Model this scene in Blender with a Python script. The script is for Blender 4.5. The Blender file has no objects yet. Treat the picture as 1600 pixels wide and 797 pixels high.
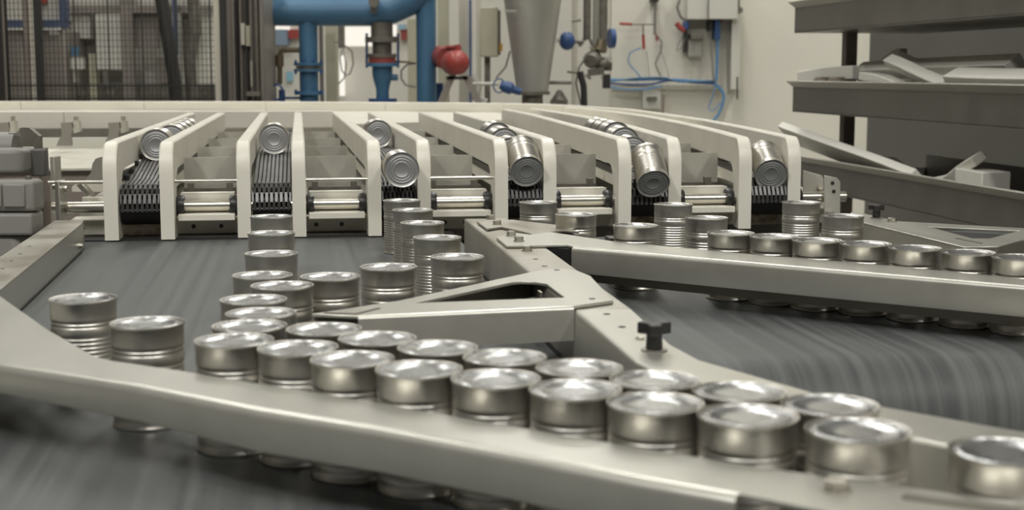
import bpy, math, random
from mathutils import Vector, Matrix, Quaternion
from mathutils.geometry import tessellate_polygon
random.seed(7)
scene = bpy.context.scene
COL = scene.collection

# ------------------------------------------------------------------ camera, world, lamps, exposure
BZ = 0.90                                   # height of the belts above the floor
F, CX, CY, HB = 2200., 800., 398.5, .353    # lens in pixels of the 1600x797 frame, camera height over the belts
PITCH = math.atan(285.5 / F)
cp, sp = math.cos(PITCH), math.sin(PITCH)
cam_d = bpy.data.cameras.new('camera'); cam = bpy.data.objects.new('camera', cam_d); COL.objects.link(cam)
cam.location = (0, 0, BZ + HB); cam.rotation_euler = (math.pi / 2 - PITCH, 0, 0)
cam_d.sensor_width = 36; cam_d.lens = F / 1600 * 36; cam_d.clip_start = .02; cam_d.clip_end = 100
cam_d.dof.use_dof = True; cam_d.dof.focus_distance = 2.45; cam_d.dof.aperture_fstop = 49.5 / 6.5
scene.camera = cam
vs = scene.view_settings
vs.view_transform = 'Standard'; vs.look = 'None'; vs.exposure = 0.0; vs.gamma = 1.0; vs.use_curve_mapping = False
w = bpy.data.worlds.new('hall_light'); scene.world = w; w.use_nodes = True
w.node_tree.nodes['Background'].inputs[0].default_value = (1.0, .98, .93, 1)
w.node_tree.nodes['Background'].inputs[1].default_value = .07
def area(name, x, y, z, sx, sy, power, rot=(0, 0, 0)):
    l = bpy.data.lights.new(name, 'AREA'); l.shape = 'RECTANGLE'; l.size = sx; l.size_y = sy
    l.energy = power; l.color = (1.0, .99, .955)
    o = bpy.data.objects.new(name, l); COL.objects.link(o); o.location = (x, y, z); o.rotation_euler = rot
    return o
for iy, y in enumerate((-2.0, 4.2, 7.0, 8.6, 12.2)):
    for ix, x in enumerate((-3.0, .3, 3.6)):
        area('ceiling_lamp', x, y, BZ + 5.2, .6, 1.9, (200, 42, 78, 46, 62)[iy] * ((1.25, .97, .9) if iy == 0 else (1.15, 1.0, 1.0) if iy == 1 else (.75, 1.05, 1.05))[ix])

# ------------------------------------------------------------------ helpers
AN = math.radians(8.8); ca, sa = math.cos(AN), math.sin(AN)
def M(p):                                   # machine frame (u across, v along the lanes, h over the belt) to world
    return (p[0] * ca - p[1] * sa, p[0] * sa + p[1] * ca, p[2] + BZ)
def R(p):                                   # hall frame, h over the belt
    return (p[0], p[1], p[2] + BZ)
def ray(px, py):
    dx = (px - CX) / F; dy = -(py - CY) / F
    return dx, cp + dy * sp, -sp + dy * cp
def P(px, py, h):                           # a sighted point on the level plane h
    x, y, z = ray(px, py); t = (h - HB) / z
    return (x * t, y * t)
def MP(px, py, h):
    x, y = P(px, py, h)
    return (x * ca + y * sa, -x * sa + y * ca)
def B(px, py, Y):                           # a sighted point on the upright plane at distance Y
    x, y, z = ray(px, py); t = Y / y
    return (x * t, Y, HB + z * t)

class MB:
    def __init__(s, xf=R): s.v = []; s.f = []; s.sm = []; s.xf = xf
    def add(s, vv, ff, sm=False):
        n = len(s.v); s.v += [tuple(p) for p in vv]
        for f in ff: s.f.append([i + n for i in f]); s.sm.append(sm)
        return s
    def box(s, a, b, c, d, e, f):
        a, b = min(a, b), max(a, b); c, d = min(c, d), max(c, d); e, f = min(e, f), max(e, f)
        return s.add([(a,c,e),(b,c,e),(b,d,e),(a,d,e),(a,c,f),(b,c,f),(b,d,f),(a,d,f)],
                     [(3,2,1,0),(4,5,6,7),(0,1,5,4),(1,2,6,5),(2,3,7,6),(3,0,4,7)])
    def obox(s, c, ax, hx, hy, hz):         # box about c with axes ax = (X, Y, Z)
        X, Y, Z = (Vector(a).normalized() for a in ax); c = Vector(c); vv = []
        for k in (-1, 1):
            for i, j in ((-1,-1),(1,-1),(1,1),(-1,1)): vv.append(c + X*hx*i + Y*hy*j + Z*hz*k)
        return s.add(vv, [(3,2,1,0),(4,5,6,7),(0,1,5,4),(1,2,6,5),(2,3,7,6),(3,0,4,7)])
    def prism(s, poly, z0, z1, holes=()):
        loops = [list(poly)] + [list(h) for h in holes]
        flat = [p for l in loops for p in l]; n = len(flat)
        tris = tessellate_polygon([[Vector((p[0], p[1], 0)) for p in l] for l in loops])
        vv = [(p[0], p[1], z0) for p in flat] + [(p[0], p[1], z1) for p in flat]; ff = []
        for t in tris:
            a, b, c = (Vector(flat[i]) for i in t)
            if (b - a).cross(c - a) < 0: t = t[::-1]
            ff.append([i + n for i in t]); ff.append([i for i in t[::-1]])
        k = 0
        for li, l in enumerate(loops):
            area2 = sum(l[i][0]*l[(i+1)%len(l)][1] - l[(i+1)%len(l)][0]*l[i][1] for i in range(len(l)))
            for i in range(len(l)):
                a, b = k + i, k + (i + 1) % len(l)
                q = [a, b, b + n, a + n]
                if (area2 < 0) != (li > 0): q = q[::-1]
                ff.append(q)
            k += len(l)
        return s.add(vv, ff)
    def tube(s, pts, r, n=12, caps=True, rs=None):
        pts = [Vector(p) for p in pts]; m = len(pts); rings = []; prev = None
        for i, p in enumerate(pts):
            t = ((pts[min(i+1, m-1)] - p).normalized() + (p - pts[max(i-1, 0)]).normalized())
            t = t.normalized() if t.length > 1e-9 else Vector((0,0,1))
            if prev is None:
                a = Vector((0,0,1)) if abs(t.z) < .9 else Vector((1,0,0)); x = a.cross(t).normalized()
            else:
                x = (prev - t * prev.dot(t)).normalized()
            prev = x; y = t.cross(x); rr = rs[i] if rs else r
            rings.append([p + (x*math.cos(2*math.pi*k/n) + y*math.sin(2*math.pi*k/n))*rr for k in range(n)])
        vv = [q for ring in rings for q in ring]; ff = []
        for i in range(m - 1):
            for k in range(n): ff.append((i*n+k, i*n+(k+1)%n, (i+1)*n+(k+1)%n, (i+1)*n+k))
        s.add(vv, ff, True)
        if caps:
            s.add(rings[0], [tuple(range(n))[::-1]]); s.add(rings[-1], [tuple(range(n))])
        return s
    def lathe(s, prof, n=32, o=(0,0,0), axis=(0,0,1), sm=True):
        q = Vector((0,0,1)).rotation_difference(Vector(axis).normalized()); o = Vector(o)
        vv = []; ff = []
        for r, z in prof:
            for k in range(n):
                a = 2*math.pi*k/n; vv.append(o + q @ Vector((r*math.cos(a), r*math.sin(a), z)))
        for i in range(len(prof) - 1):
            for k in range(n): ff.append((i*n+k, i*n+(k+1)%n, (i+1)*n+(k+1)%n, (i+1)*n+k))
        return s.add(vv, ff, sm)
    def cyl(s, a, b, r, n=16): return s.tube([a, b], r, n)
    def sweep(s, prof, path, sm=False, drop=None):     # closed profile of (inward offset, h) carried along a plan path; inward is left of the path
        m = len(path); k = len(prof); vv = []; ff = []
        for i in range(m):
            a = Vector(path[max(i-1,0)]); b = Vector(path[min(i+1,m-1)]); t = (b - a).normalized(); nr = Vector((-t.y, t.x))
            for off, h in prof: vv.append((path[i][0] + nr.x*off, path[i][1] + nr.y*off, h - (drop[0][i] if drop and h < drop[1] else 0)))
        for i in range(m - 1):
            for j in range(k): ff.append((i*k+j, i*k+(j+1)%k, (i+1)*k+(j+1)%k, (i+1)*k+j))
        ff.append(tuple(range(k))[::-1]); ff.append(tuple(range((m-1)*k, m*k)))
        return s.add(vv, ff, sm)
    def build(s, name, mat, parent=None, bevel=0, seg=2, stuff=False, fix=True, angle=38):
        off = Vector(parent.get('_o', (0,0,0))) if parent is not None else Vector((0,0,0))
        me = bpy.data.meshes.new(name)
        me.from_pydata([Vector(s.xf(p)) - off for p in s.v], [], s.f)
        me.polygons.foreach_set('use_smooth', s.sm)
        if fix:
            import bmesh
            bm = bmesh.new(); bm.from_mesh(me); bmesh.ops.remove_doubles(bm, verts=bm.verts, dist=1e-5)
            bmesh.ops.recalc_face_normals(bm, faces=bm.faces); bm.to_mesh(me); bm.free()
        me.set_sharp_from_angle(angle=math.radians(angle))
        me.materials.append(mat)
        o = bpy.data.objects.new(name, me); COL.objects.link(o)
        if parent is not None: o.parent = parent; o['_o'] = list(off)
        if bevel:
            b = o.modifiers.new('bevel', 'BEVEL'); b.width = bevel; b.segments = seg; b.limit_method = 'ANGLE'; b.angle_limit = .7
            b.harden_normals = False
        if stuff: o['kind'] = 'stuff'
        return o
def I(p): return p
def thing(name, label, cat, loc=(0,0,0), group=None):
    o = bpy.data.objects.new(name, None); COL.objects.link(o); o.empty_display_size = .05
    o.location = loc; o['_o'] = list(loc); o['label'] = label; o['category'] = cat
    if group: o['group'] = group
    return o
def tag(o, label, cat, group=None):
    o['label'] = label; o['category'] = cat
    if group: o['group'] = group
    return o
def struct(o): o['kind'] = 'structure'; return o
def copy_tree(o, parent=None):
    c = o.copy(); COL.objects.link(c)
    if parent is not None: c.parent = parent
    for ch in list(o.children): copy_tree(ch, c)
    return c

# ------------------------------------------------------------------ materials
def mat(name, col, rough=.5, metal=0., noise=0., nscale=(8,8,8), rvar=0., bump=0., bscale=60., spec=.5, col2=None, frame=True, lo=.35, hi=.65):
    m = bpy.data.materials.new(name); m.use_nodes = True; nt = m.node_tree; b = nt.nodes['Principled BSDF']
    b.inputs['Base Color'].default_value = (*col, 1); b.inputs['Roughness'].default_value = rough
    b.inputs['Metallic'].default_value = metal; b.inputs['Specular IOR Level'].default_value = spec
    if noise or col2 or rvar or bump:
        g = nt.nodes.new('ShaderNodeNewGeometry') if frame else nt.nodes.new('ShaderNodeTexCoord')
        mp = nt.nodes.new('ShaderNodeMapping'); mp.vector_type = 'TEXTURE'
        if frame: mp.inputs['Rotation'].default_value = (0, 0, AN)
        nt.links.new(g.outputs['Position' if frame else 'Object'], mp.inputs['Vector'])
        sc = nt.nodes.new('ShaderNodeVectorMath'); sc.operation = 'MULTIPLY'; sc.inputs[1].default_value = nscale
        nt.links.new(mp.outputs[0], sc.inputs[0])
        n = nt.nodes.new('ShaderNodeTexNoise'); n.inputs['Scale'].default_value = 1; n.inputs['Detail'].default_value = 4
        nt.links.new(sc.outputs[0], n.inputs['Vector'])
        if noise or col2:
            r = nt.nodes.new('ShaderNodeValToRGB'); r.color_ramp.elements[0].position = lo; r.color_ramp.elements[1].position = hi
            c2 = col2 or tuple(c * (1 - noise) for c in col)
            r.color_ramp.elements[0].color = (*c2, 1); r.color_ramp.elements[1].color = (*col, 1)
            nt.links.new(n.outputs[0], r.inputs[0]); nt.links.new(r.outputs[0], b.inputs['Base Color'])
        if rvar:
            mr = nt.nodes.new('ShaderNodeMapRange'); mr.inputs[1].default_value = .3; mr.inputs[2].default_value = .7
            mr.inputs[3].default_value = rough - rvar; mr.inputs[4].default_value = rough + rvar
            nt.links.new(n.outputs[0], mr.inputs[0]); nt.links.new(mr.outputs[0], b.inputs['Roughness'])
        if bump:
            n2 = nt.nodes.new('ShaderNodeTexNoise'); n2.inputs['Scale'].default_value = bscale; n2.inputs['Detail'].default_value = 3
            nt.links.new(mp.outputs[0], n2.inputs['Vector'])
            bp = nt.nodes.new('ShaderNodeBump'); bp.inputs['Strength'].default_value = bump; bp.inputs['Distance'].default_value = .002
            nt.links.new(n2.outputs[0], bp.inputs['Height']); nt.links.new(bp.outputs[0], b.inputs['Normal'])
    return m
def emit(name, col, s):
    m = bpy.data.materials.new(name); m.use_nodes = True; nt = m.node_tree; nt.nodes.clear()
    e = nt.nodes.new('ShaderNodeEmission'); e.inputs[0].default_value = (*col, 1); e.inputs[1].default_value = s
    o = nt.nodes.new('ShaderNodeOutputMaterial'); nt.links.new(e.outputs[0], o.inputs[0]); return m
steel = mat('satin_steel', (.54, .53, .475), .34, .72, noise=.07, nscale=(30, 4, 30), rvar=.02)
steel_dirty = mat('worn_steel', (.42, .40, .345), .36, .55, col2=(.30, .27, .21), nscale=(14, 9, 18), rvar=.08, lo=.3, hi=.55)
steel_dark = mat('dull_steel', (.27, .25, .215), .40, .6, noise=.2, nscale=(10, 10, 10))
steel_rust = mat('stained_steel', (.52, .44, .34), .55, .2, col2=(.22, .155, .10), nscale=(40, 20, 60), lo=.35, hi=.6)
bright_steel = mat('bright_steel', (.70, .67, .59), .28, .95, noise=.08, nscale=(40, 8, 40))
hopper_m = mat('brushed_hopper_steel', (.50, .49, .445), .5, .65, noise=.12, nscale=(12, 12, 2))
tin = mat('tinplate', (.64, .615, .56), .36, .95, noise=.10, nscale=(60, 60, 14), rvar=.05, frame=False, bump=.06, bscale=40)
tin_lid = mat('tinplate_lid', (.47, .475, .475), .26, .9, noise=.12, nscale=(35, 35, 35), rvar=.05, frame=False, bump=.45, bscale=38)
tin_end = mat('grey_lacquered_end', (.36, .36, .355), .42, .55, noise=.1, nscale=(30, 30, 30), frame=False)
hdpe = mat('cream_plastic', (.775, .742, .645), .42, 0, noise=.07, nscale=(6, 6, 6), bump=.05, bscale=200)
hdpe_scrap = mat('white_plastic', (.84, .82, .74), .5, 0, noise=.06, nscale=(6, 6, 6))
black = mat('black_plastic', (.020, .019, .018), .38)
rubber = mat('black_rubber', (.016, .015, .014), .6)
chain_m = mat('chain_plastic', (.055, .053, .05), .30, 0, noise=.35, nscale=(60, 60, 60))
rib_m = mat('chain_rib_plastic', (.20, .197, .188), .36, 0, noise=.2, nscale=(60, 20, 60))
belt_m = mat('belt_rubber', (.118, .122, .119), .50, 0, col2=(.072, .076, .0745), nscale=(70, .35, 0), rvar=.05, lo=.36, hi=.66, spec=.25)
grey_paint = mat('grey_paint', (.23, .225, .205), .5, 0, noise=.1, nscale=(9, 9, 9))
grey_dark = mat('dark_grey_paint', (.085, .08, .072), .5)
beige = mat('beige_panel', (.66, .63, .54), .5, .2, noise=.15, nscale=(10, 10, 10))
plate_m = mat('divider_steel', (.54, .52, .45), .42, .35, noise=.22, nscale=(14, 14, 10), rvar=.08)
rack_m = mat('rack_steel', (.25, .235, .21), .45, .55, noise=.15, nscale=(2, 8, 8), rvar=.05)
rack_back = mat('rack_sheet_paint', (.70, .67, .59), .5, .1, noise=.1, nscale=(2, 4, 4))
rack_in = mat('rack_lip_steel', (.42, .40, .35), .4, .6, noise=.1, nscale=(4, 4, 4))
brown_post = mat('brown_post_paint', (.22, .185, .16), .6)
wall_m = mat('white_wall_paint', (.66, .635, .55), .7, 0, noise=.06, nscale=(1.2, 1.2, 1.2))
far_m = mat('far_wall_paint', (.70, .675, .60), .7, 0, noise=.1, nscale=(.8, .8, .8))
grey_wall = mat('darkened_wall_grey', (.115, .112, .096), .6, 0, noise=.1, nscale=(1, 1, 1))  # grey puts the inner wall's unlit tone into its colour
floor_m = mat('concrete_floor', (.42, .41, .37), .5, 0, noise=.2, nscale=(2, 2, 2))
blue = mat('blue_paint', (.062, .160, .27), .40, 0, noise=.12, nscale=(6, 6, 6))
blue_d = mat('dark_blue_paint', (.03, .075, .20), .4)
red = mat('red_paint', (.34, .055, .045), .38, 0, noise=.1, nscale=(9, 9, 9))
red_d = mat('dark_red_paint', (.26, .05, .04), .45)
brass = mat('aged_brass', (.17, .135, .085), .45, .5)
olive = mat('olive_beige_paint', (.42, .40, .295), .5, 0, noise=.06, nscale=(3, 3, 3))
stand_m = mat('brown_grey_stand_paint', (.30, .27, .23), .5)
cast = mat('grey_cast_metal', (.20, .185, .155), .45, .4, noise=.3, nscale=(25, 25, 25))
mesh_m = mat('dark_mesh_wire', (.030, .027, .023), .5)
dark_m = mat('dark_frame_paint', (.022, .020, .018), .5)
slate = mat('slate_blue_paint', (.05, .07, .13), .5)
cab_dark = mat('dark_brown_cabinet_paint', (.20, .175, .15), .4)
brown_cab = mat('taupe_cabinet_paint', (.21, .185, .16), .5, 0, noise=.1, nscale=(3, 3, 3))
light_cab = mat('pale_grey_panel', (.50, .485, .43), .5, 0, noise=.2, nscale=(3, 3, 3))
cream_post = mat('cream_post_paint', (.55, .52, .44), .5)
hose_blue = mat('blue_hose_plastic', (.07, .22, .42), .4)
hose_grey = mat('grey_hose_plastic', (.16, .15, .14), .5)
white_box = mat('white_enclosure_paint', (.56, .55, .49), .5)
window_e = emit('daylit_window', (1.0, .95, .84), 1.0)
clamp_m = mat('grey_clamp_paint', (.27, .255, .22), .45, .3)
rust_disc = mat('brown_plastic', (.20, .165, .12), .5)

# ------------------------------------------------------------------ hall structure
struct(MB().box(-9, 9, -4, 16, -BZ-.05, -BZ).build('floor', floor_m))
YW = 9.6
xw = B(955, 100, YW)[0]
struct(MB().box(xw, 7.0, YW, YW+.2, -BZ, 5.6).build('wall_back', wall_m))
struct(MB().box(-9, 9, 15.0, 15.2, -BZ, 5.6).build('wall_far', far_m))
struct(MB().box(6.8, 7.0, -4, YW, -BZ, 5.6).build('wall_right', wall_m))
struct(MB().box(-6.4, -6.2, -4, 15, -BZ, 5.6).build('wall_left', grey_wall))
struct(MB(M).box(3.0, 3.1, 1.8, 7.1, -BZ, 5.5).build('wall_inner', grey_wall))
struct(MB().box(-9, 9, -4, 16, 5.6, 5.7).build('ceiling', far_m))

# ------------------------------------------------------------------ belts
BH = .006                                   # belt surface
def belt(name, label, u0, u1, v0, v1, Rr, frame_label=None):
    t = thing(name, label, 'conveyor', M(((u0+u1)/2, (v0+v1)/2, -BZ)))
    path = []                               # loop in the v-h plane
    n = 14
    for k in range(n+1):
        a = math.pi/2 + math.pi*k/n; path.append((v0+Rr+math.cos(a)*Rr, BH-Rr+math.sin(a)*Rr))
    for k in range(n+1):
        a = -math.pi/2 + math.pi*k/n; path.append((v1-Rr+math.cos(a)*Rr, BH-Rr+math.sin(a)*Rr))
    mb = MB(M); m = len(path); vv = []; ff = []
    for (v, h) in path: vv += [(u0, v, h), (u1, v, h)]
    for i in range(m):
        j = (i+1) % m; ff.append((2*i, 2*i+1, 2*j+1, 2*j))
    mb.add(vv, ff, True); mb.build('belt', belt_m, t)
    for v in (v0+Rr, v1-Rr):
        MB(M).cyl((u0+.004, v, BH-Rr), (u1-.004, v, BH-Rr), Rr-.004, 28).build('roller', steel_dark, t)
    MB(M).box(u0+.01, u1-.01, v0+2*Rr, v1-2*Rr, -Rr-.03, -.004).build('slider_bed', steel_dark, t)
    for u in (u0+.06, u1-.06):
        for v in (v0+Rr*2+.1, v1-Rr*2-.1):
            MB(M).box(u-.025, u+.025, v-.025, v+.025, -BZ, -Rr-.03).build('leg', steel_dark, t)
    return t
belt('belt_conveyor', 'wide dark grey flat belt conveyor running under the near steel rail', -.44, .338, .12, 3.05, .03)
belt('belt_conveyor', 'grey flat belt conveyor ending in a round nose right of the knobbed rail', .348, 1.75, 1.56, 2.985, .078)

# ------------------------------------------------------------------ lanes with cream guide walls
TH = .028
def resample(pts, step):
    out = [Vector(pts[0])]; 
    for a, b in zip(pts[:-1], pts[1:]):
        a, b = Vector(a), Vector(b); n = max(1, int((b-a).length/step))
        for k in range(1, n+1): out.append(a + (b-a)*k/n)
    return out
def smooth_path(pts, step=.03):
    # Catmull-Rom through the sighted points
    P_ = [Vector(p) for p in pts]; out = []
    for i in range(len(P_)-1):
        p0 = P_[max(i-1,0)]; p1 = P_[i]; p2 = P_[i+1]; p3 = P_[min(i+2,len(P_)-1)]
        n = max(2, int((p2-p1).length/step))
        for k in range(n):
            t = k/n; out.append(.5*((2*p1)+(p2-p0)*t+(2*p0-5*p1+4*p2-p3)*t*t+(3*p1-p0-3*p2+p3)*t**3))
    out.append(P_[-1]); return out
def wall_run(parent, path, name, top=.21, low=.150, leg=True, block=.40, th=TH, mt=None, foot=.009):
    """cream wall in blocks along a plan path (its left edge); the first block carries the curved front leg"""
    path = smooth_path(path) if len(path) > 2 else resample(path, .02)
    s = [0]
    for a, b in zip(path[:-1], path[1:]): s.append(s[-1] + (b-a).length)
    L = s[-1]
    def at(q):
        q = min(max(q, 0), L)
        for i in range(len(s)-1):
            if q <= s[i+1] + 1e-9:
                d = path[i+1]-path[i]; t = (q-s[i])/max(1e-9, s[i+1]-s[i]); return path[i]+d*t, d.normalized()
    def htop(q):
        if not leg or q > .05: return top
        return top - .062 + .062*math.sqrt(max(0, 1-(1-q/.05)**2))
    def hlow(q):
        if not leg: return low
        if q < .072: return foot
        if q < .125: return low - .055*(1-math.sqrt(max(0, 1-(1-(q-.072)/.053)**2))) if q > .0725 else foot
        return low
    cuts = [0, block*.95]
    while cuts[-1] < L - .12: cuts.append(min(L, cuts[-1] + block))
    cuts[-1] = L
    for ci, (a, b) in enumerate(zip(cuts[:-1], cuts[1:])):
        a2 = a + (.0012 if ci else 0); b2 = b - .0012
        if ci == 0 and leg: qs = [0, .002, .006, .012, .02, .03, .04, .05, .06, .0719, .0726, .076, .082, .09, .1, .112, .125] + [.125 + (b2-.125)*k/6 for k in range(1, 7)]
        else: qs = [a2 + (b2-a2)*k/8 for k in range(9)]
        c = .003; vv = []; ff = []
        for q in qs:
            p, d = at(q); nr = Vector((d.y, -d.x)); t_, l_ = htop(q), hlow(q)
            for off, h in ((0, l_), (0, t_-c), (c, t_), (th-c, t_), (th, t_-c), (th, l_)):
                vv.append((p.x+nr.x*off, p.y+nr.y*off, h))
        k = 6
        for i in range(len(qs)-1):
            for j in range(k): ff.append((i*k+j, i*k+(j+1)%k, (i+1)*k+(j+1)%k, (i+1)*k+j))
        ff.append(tuple(range(k))); ff.append(tuple(range((len(qs)-1)*k, len(qs)*k))[::-1])
        MB(M).add(vv, ff, True).build(name, mt or hdpe, parent, angle=25)

VF = [2.975, 2.975, 2.985, 2.985, 2.975, 2.975, 2.975, 2.985, 2.965, 2.99, 2.99, 2.99]
VE = 5.15
G = [[(-.388, VF[0]), (-.372, VE)], [(-.275, VF[1]), (-.268, VE)], [(-.119, VF[2]), (-.117, VE)], [(-.005, VF[3]), (.004, VE)],
     [(.153, VF[4]), (.140, VE)], [(.258, VF[5]), (.268, VE)], [(.424, VF[6]), (.438, 3.96), (.452, VE)],
     [(.531, VF[7]), (.556, 3.84), (.580, VE)], [(.692, VF[8]), (.748, 3.86), (.80, 4.84), (.81, 5.5)],
     [(.810, VF[9]), (.895, 3.89), (.935, 4.67), (.94, 5.6)], [(.970, VF[10]), (1.075, 3.76), (1.148, 4.63), (1.150, 5.4), (1.12, 5.8)],
     [(1.083, VF[11]), (1.162, 3.565), (1.228, 4.164)]]
words = ['first', 'second', 'third', 'fourth', 'fifth', 'sixth', 'seventh', 'eighth', 'ninth', 'tenth', 'eleventh', 'twelfth']
NV, NH, NR = 3.035, .073, .044
def hchain(v):
    if v <= NV: return NH + NR
    t = min(1, (v - NV)/.45); return NH + NR + .040*(t*t*(3-2*t))
def gp(g, v):                               # left edge of a wall path at v
    pts = smooth_path(g) if len(g) > 2 else [Vector(p) for p in g]
    for a, b in zip(pts[:-1], pts[1:]):
        if v <= b.y: return a.x + (b.x-a.x)*(v-a.y)/max(1e-9, b.y-a.y)
    return pts[-1].x
lane_note = ['at the far left beside the motor', 'with one can high on its chain', 'with two cans lying on it',
             'with a tipping can beside the bolted gusset', 'with a steeply tipping can', 'at the right end before the rack']
lanes = []
for li in range(6):
    gl, gr = G[2*li], G[2*li+1]
    t = thing('chain_lane', 'cream walled lane, %s from left, %s' % (words[li], lane_note[li]), 'conveyor', M(((gl[0][0]+gr[0][0])/2, 3.0, 0)), 'chain lanes')
    lanes.append(t)
    wall_run(t, gl, 'guide_block'); wall_run(t, gr, 'guide_block')
    # chain: black base slab, lengthwise ribs and a nose of interlocked links
    vend = min(gl[-1][1], gr[-1][1], 5.1); vend = 4.15 if li == 5 else vend
    def span(v): return gp(gl, max(v, 2.99)) + TH + .003, gp(gr, max(v, 2.99)) - .003
    sl = MB(M); path = []
    for k in range(9):
        a = -math.pi/2 - math.pi*k/8; path.append((NV + math.cos(a)*(NR-.006), NH + math.sin(a)*(NR-.006)))
    vv = []; ff = []; vlist = [NV + (vend-NV)*k/16 for k in range(1, 17)]
    path += [(v, hchain(v) - .006) for v in vlist]
    for v, h in path:
        a, b = span(v); vv += [(a, v, h), (b, v, h)]
    m = len(path)
    for i in range(m-1): ff.append((2*i, 2*i+1, 2*i+3, 2*i+2))
    ch = sl.add(vv, ff, True).build('chain_base', rubber, t)
    rb = MB(M); NRB = 9
    pitch = .10; v = NV + .004; k = 0
    while v < min(vend, 4.7):
        a, b = span(v); wd = (b-a)/NRB
        for i in range(NRB):
            u = a + wd*(i+.5); h = hchain(v+pitch/2)
            h0, h1 = hchain(v), hchain(v+pitch)
            rb.add([(u-wd*.33, v, h0-.006), (u+wd*.33, v, h0-.006), (u+wd*.33, v+pitch, h1-.006), (u-wd*.33, v+pitch, h1-.006), (u-wd*.33, v, h0), (u+wd*.33, v, h0), (u+wd*.33, v+pitch, h1), (u-wd*.33, v+pitch, h1)], [(3,2,1,0),(4,5,6,7),(0,1,5,4),(1,2,6,5),(2,3,7,6),(3,0,4,7)])
        v += pitch; k += 1
    rb.build('chain_rib', rib_m, ch, stuff=True, fix=False)
    lk = MB(M); a0, b0 = span(2.99); wd = (b0-a0)/8
    for r in range(5):  # links stop short so the bare black roller gives the shaded underside
        ang = math.pi/2 + (r+.1)*math.radians(21)
        for i in range(9 if r % 2 else 8):
            u = a0 + wd*(i + (.0 if r % 2 else .5)); 
            ua, ub = max(a0, u-wd*.30), min(b0, u+wd*.30)
            dirr = Vector((0, math.cos(ang), math.sin(ang))); tan = Vector((0, -math.sin(ang), math.cos(ang)))
            c = Vector(((ua+ub)/2, NV, NH)) + dirr*(NR-.001)
            lk.obox(c, ((1,0,0), tan, dirr), (ub-ua)/2, .0105, .004)
        ang2 = ang + math.radians(10.5)
        dirr = Vector((0, math.cos(ang2), math.sin(ang2))); c = Vector(((a0+b0)/2, NV, NH)) + dirr*(NR-.004)
        lk.cyl((a0, c.y, c.z), (b0, c.y, c.z), .0022, 6)
    nr_ = MB(M).cyl((a0, NV, NH), (b0, NV, NH), NR-.008, 20).build('nose_roller', black, t)
    lk.build('chain_link', chain_m, nr_, stuff=True, fix=False)
    # white wear strips carrying the chain on both sides below the walls
    for g, sd in ((gl, 0), (gr, 1)):
        pth = [(gp(g, v) + (.002 if sd else TH-.012), v) for v in (3.09, 3.3, 3.6, 4.0, min(4.6, g[-1][1]-.02))]
        st = MB(M); st.sweep([(0, .098), (-.01, .098), (-.01, .122), (0, .122)], pth); st.build('wear_strip', hdpe, t)
        st = MB(M); st.sweep([(0, .1225), (-.01, .1225), (-.01, .138), (0, .138)], pth); st.build('chain_side', black, t)
# shaft, thin rods, cross plates, front beam: one machine frame
fr = thing('divider_frame', 'steel frame with cross plates, shaft and front beam holding the cream lanes', 'frame', M((.3, 3.2, -BZ)))
MB(M).cyl((-.50, NV, .073), (1.235, NV, .073), .0118, 20).build('drive_shaft', bright_steel, fr)
for ua, ub in ((-.50, -.386), (-.246, -.118), (.024, .154), (.287, .425)):
    MB(M).cyl((ua, 3.0, .128), (ub, 3.0, .128), .0036, 10).build('tie_rod', bright_steel, fr)
for i in range(12):
    sd = 1 if i % 2 else -1; u = G[i][0][0]
    x = u + TH + .001 if sd > 0 else u - .017
    if i == 0: continue
    c = MB(M); c.lathe([(.0122, 0), (.021, 0), (.0225, .003), (.0225, .012), (.021, .016), (.0122, .016)], 20, (x, NV, .073), (1, 0, 0))
    for k in range(4):
        a = k*math.pi/2 + .5
        c.cyl((x-.0015, NV+math.cos(a)*.0165, .073+math.sin(a)*.0165), (x+.0175, NV+math.cos(a)*.0165, .073+math.sin(a)*.0165), .0022, 6)
    c.build('shaft_collar', black, fr)
bm_ = MB(M); bm_.box(-.47, 1.22, 3.065, 3.14, .010, .044); bm_ = bm_.build('front_beam', beige, fr, bevel=.003)
for u in (-.445, -.215, -.157, .045, .10, .325, .37, .58, .85, .90):
    MB(M).lathe([(.0001, 0), (.0048, 0), (.0048, .001)], 14, (u, 3.0642, .026), (0, 1, 0)).build('bolt_hole', black, bm_)
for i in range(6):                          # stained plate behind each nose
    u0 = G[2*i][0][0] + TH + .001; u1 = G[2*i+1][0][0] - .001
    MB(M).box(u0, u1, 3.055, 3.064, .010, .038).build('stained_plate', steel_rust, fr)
gaps = [(G[1], G[2]), (G[3], G[4]), (G[5], G[6]), (G[7], G[8]), (G[9], G[10])]
for gi, (ga, gb) in enumerate(gaps):
    u0 = ga[0][0] + TH + .002; u1 = gb[0][0] - .002
    MB(M).box(u0+.004, u1-.004, 2.995, 3.05, .045, .058).build('cream_strip', hdpe, fr, bevel=.001)
    gpl = MB(M).box(u0+.006, u1-.006, 3.050, 3.054, .058, .098).build('guard_plate', hdpe, fr)
    MB(M).box(u0+.006, u1-.006, 3.050, 3.084, .097, .0985).build('guard_top', hdpe, gpl)
    cb_ = MB(M).box(u0+.004, u1-.004, 3.16, 3.19, .085, .100).build('cross_bar', steel_dark, fr)
    for u in (u0+.02, u1-.02):
        MB(M).box(u-.007, u+.007, 3.15, 3.17, .094, .112).build('bar_lug', steel_dark, cb_)
    for v in (3.22, 3.66, 4.12, 4.58):
        a = gp(ga, v) + TH + .002; b = gp(gb, v) - .002
        inset = (.003, .010, .020, .010, .010)[gi]
        top_ = .1645
        MB(M).box(a+.001, b-inset, v, v+.006, .095, top_).build('cross_plate', plate_m, fr)
MB(M).box(-.47, 1.18, 3.2, 5.1, .03, .06).build('base_tray', plate_m, fr)
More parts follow.
